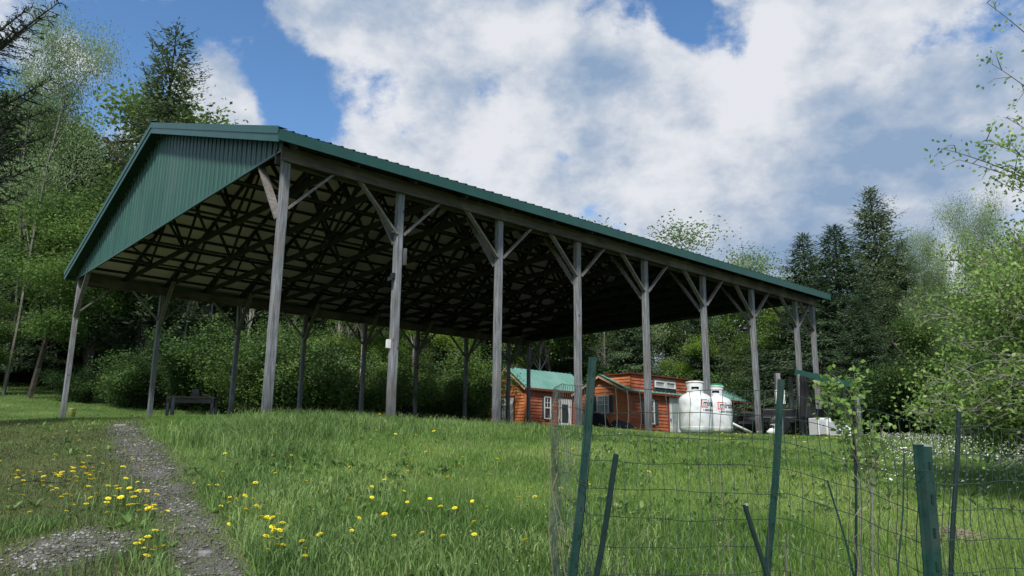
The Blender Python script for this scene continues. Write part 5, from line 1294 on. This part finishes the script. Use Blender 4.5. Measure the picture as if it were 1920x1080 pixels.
# daisies / seed heads on the right, past counting
n_ = 5200; px = RNG.uniform(1600, 2000, n_*2); dns = fbm(px*.02, RNG.random(n_*2)*3, 5)
x, y = sample(52000, 6.5, 25, .42, .80, p=.5)
dd = fbm(x*.9, y*.6, 88); keep = (dd > .5-.25*np.clip((y-7)/10, 0, 1)) & (RNG.random(len(x)) < np.clip((y-6)/9, .05, .24)*np.clip((x/y-.44)*14, .15, 1)*.55)
x, y = x[keep], y[keep]; z = terrain(x, y)+.05+.10*RNG.random(len(x)); n_ = len(x); print('daisies', n_)
a = np.arange(6)/6*2*np.pi; r = .0135*(.6+.8*RNG.random(n_)); tl = RNG.normal(0, .35, (n_, 2))
ring = np.stack([np.cos(a)[None]*r[:, None], np.sin(a)[None]*r[:, None]], -1)
zz = ring[..., 0]*(tl[:, 0:1]-.0)+ring[..., 1]*(tl[:, 1:2]-.5)
V3 = np.concatenate([ring, zz[..., None]], -1)+np.stack([x, y, z], 1)[:, None]
top_ = np.stack([x, y, z+.012], 1)[:, None]; V3 = np.concatenate([V3, top_], 1).reshape(-1, 3)
F = np.array([(k, (k+1) % 6, 6) for k in range(6)]); F = (F[None]+np.arange(n_)[:, None, None]*7).reshape(-1)
tag(np_mesh('white_flowers', V3, F, np.arange(n_*6)*3, np.full(n_*6, 3), M['whiteflower']), 'countless small white flowers in the meadow at right', 'flowers', kind='stuff')
# pale specks of clover / seed heads across the slope
x, y = sample(1500, 4.5, 24, -.35, .6, p=.4); z = terrain(x, y)+.06+.08*RNG.random(len(x)); n_ = len(x)
r = .008*(.6+.8*RNG.random(n_)); ring = np.stack([np.cos(a)[None]*r[:, None], np.sin(a)[None]*r[:, None]], -1); zz = ring[..., 1:2]*-.5
V3 = np.concatenate([ring, zz], -1)+np.stack([x, y, z], 1)[:, None]; V3 = np.concatenate([V3, np.stack([x, y, z+.008], 1)[:, None]], 1).reshape(-1, 3)
F = np.array([(k, (k+1) % 6, 6) for k in range(6)]); F = (F[None]+np.arange(n_)[:, None, None]*7).reshape(-1)
tag(np_mesh('seed_heads', V3, F, np.arange(n_*6)*3, np.full(n_*6, 3), noise_mat('pale_seed_head', (.35, .38, .22), (.55, .56, .38), 9, .8)), 'tiny pale seed heads scattered through the slope grass', 'seed heads', kind='stuff')

# ------------------------------------------------------------------ sky and light
SUN_AZ = Vector((-.20, -.85, 0)).normalized(); EL = R(50)
sdir = Vector((SUN_AZ.x*math.cos(EL), SUN_AZ.y*math.cos(EL), math.sin(EL)))
w = bpy.data.worlds.new('World'); bpy.context.scene.world = w; w.use_nodes = True
n = w.node_tree.nodes; l = w.node_tree.links; bg = n['Background']
sky = n.new('ShaderNodeTexSky'); sky.sky_type = 'NISHITA'; sky.sun_disc = False; sky.sun_elevation = EL; sky.sun_rotation = math.atan2(sdir.x, sdir.y); sky.air_density = 1.0; sky.ozone_density = 2.5; sky.dust_density = .3
STR = .1
def math_(op, a, b=None, c=None, clamp=False):
    q = n.new('ShaderNodeMath'); q.operation = op; q.use_clamp = clamp
    for i, v in enumerate((a, b, c)):
        if v is None: continue
        if isinstance(v, (int, float)): q.inputs[i].default_value = v
        else: l.new(v, q.inputs[i])
    return q.outputs[0]
tc = n.new('ShaderNodeTexCoord')
def noise_(scale, det, rough, off=(0, 0, 0), zs=1.8, dist=0):
    mp = n.new('ShaderNodeMapping'); mp.inputs['Scale'].default_value = (1, 1, zs); mp.inputs['Location'].default_value = off; l.new(tc.outputs['Generated'], mp.inputs[0])
    q = n.new('ShaderNodeTexNoise'); q.inputs['Scale'].default_value = scale; q.inputs['Detail'].default_value = det; q.inputs['Roughness'].default_value = rough; q.inputs['Distortion'].default_value = dist
    l.new(mp.outputs[0], q.inputs['Vector']); return q.outputs[0]
def blob(px, py, rad, wgt):
    d = ray(px, py); vm = n.new('ShaderNodeVectorMath'); vm.operation = 'DOT_PRODUCT'; l.new(tc.outputs['Generated'], vm.inputs[0]); vm.inputs[1].default_value = d
    mr = n.new('ShaderNodeMapRange'); mr.interpolation_type = 'SMOOTHSTEP'; mr.inputs[1].default_value = math.cos(rad/F_PX*1.0); mr.inputs[2].default_value = 1.0; mr.inputs[3].default_value = 0; mr.inputs[4].default_value = wgt
    l.new(vm.outputs['Value'], mr.inputs[0]); return mr.outputs[0]
def total(bl, base):
    s = base
    for b in bl: s = math_('ADD', s, blob(*b))
    return s
# cloud cover
cover = total([(300, 30, 230, -.60), (440, 60, 130, -.5), (560, 190, 120, -.55), (590, 240, 80, -.5), (1345, 20, 120, -.55), (1425, 60, 90, -.5), (1250, 5, 90, -.5), (1310, 60, 60, -.3), (1130, 40, 80, -.4), (60, 250, 160, -.3), (885, 150, 80, -.5), (930, 120, 70, -.3), (1070, 305, 50, -.6), (510, 110, 110, -.4), (1890, 395, 90, -.35), (1340, 225, 60, -.4), (650, 60, 60, -.2), (1400, 160, 60, -.25),
               (415, 150, 105, .85), (400, 225, 100, .6), (130, 130, 80, .6), (700, 60, 200, .35), (610, 160, 90, .3), (1000, 220, 360, .35), (1750, 200, 500, .5), (1560, 60, 160, .4), (1450, 420, 420, .6), (980, 60, 150, .22), (1200, 100, 120, .3), (1000, 700, 900, .2), (530, 155, 40, .45)], math_('ADD', math_('MULTIPLY', noise_(7.0, 14, .62, (3.1, 1.2, .7), 1.35, .0), 4.2), -1.72))
mk = n.new('ShaderNodeMapRange'); mk.interpolation_type = 'SMOOTHSTEP'; mk.inputs[1].default_value = -.02; mk.inputs[2].default_value = .72; l.new(cover, mk.inputs[0])
# cloud shade: 0 bright, 1 blue grey
shade = total([(1720, 380, 480, .12), (1480, 450, 300, .26), (1900, 250, 300, .10), (1600, 440, 200, .15), (1170, 170, 190, .36), (760, 40, 200, .30), (1190, 240, 160, .15), (1650, 200, 260, .14), (1800, 90, 260, .05), (400, 160, 160, -.35), (1540, 90, 170, -.35), (1010, 300, 230, -.18), (640, 210, 160, -.25), (800, 250, 160, -.15), (1330, 330, 120, -.22), (1400, 150, 120, -.25), (1000, 100, 90, -.2)],
               math_('ADD', math_('MULTIPLY', noise_(7.5, 13, .58, (8, 2, 4), 1.5, .0), 4.2), -1.72))
rp = n.new('ShaderNodeValToRGB'); e = rp.color_ramp.elements
e[0].position = 0; e[0].color = (.78, .80, .85, 1); e[1].position = 1; e[1].color = (.27, .385, .56, 1)
k = e.new(.28); k.color = (.66, .70, .77, 1); k = e.new(.6); k.color = (.45, .53, .655, 1)
shade = math_('MULTIPLY', shade, .78); l.new(shade, rp.inputs[0])
# clear sky, deepened
hs = n.new('ShaderNodeHueSaturation'); hs.inputs['Saturation'].default_value = 1.16; hs.inputs['Value'].default_value = 1.7; l.new(sky.outputs[0], hs.inputs['Color'])
sc_ = n.new('ShaderNodeVectorMath'); sc_.operation = 'SCALE'; sc_.inputs['Scale'].default_value = 1/STR; l.new(rp.outputs[0], sc_.inputs[0])
mx = n.new('ShaderNodeMix'); mx.data_type = 'RGBA'; l.new(mk.outputs[0], mx.inputs[0]); l.new(hs.outputs[0], mx.inputs[6]); l.new(sc_.outputs[0], mx.inputs[7])
l.new(mx.outputs[2], bg.inputs['Color']); bg.inputs['Strength'].default_value = STR
sn = bpy.data.lights.new('sun', 'SUN'); sn.energy = 5.0; sn.angle = R(8); sn.color = (1, .95, .87)
so = bpy.data.objects.new('sun', sn); C.objects.link(so); so.rotation_euler = (-sdir).to_track_quat('-Z', 'Y').to_euler(); so.location = (0, 0, 30)
s = bpy.context.scene
s.view_settings.view_transform = 'Standard'; s.view_settings.look = 'None'; s.view_settings.exposure = 0; s.view_settings.gamma = 1
s.cycles.use_denoising = True; s.cycles.max_bounces = 6; s.cycles.transmission_bounces = 4; s.cycles.diffuse_bounces = 3; s.cycles.glossy_bounces = 2; s.cycles.transparent_max_bounces = 4
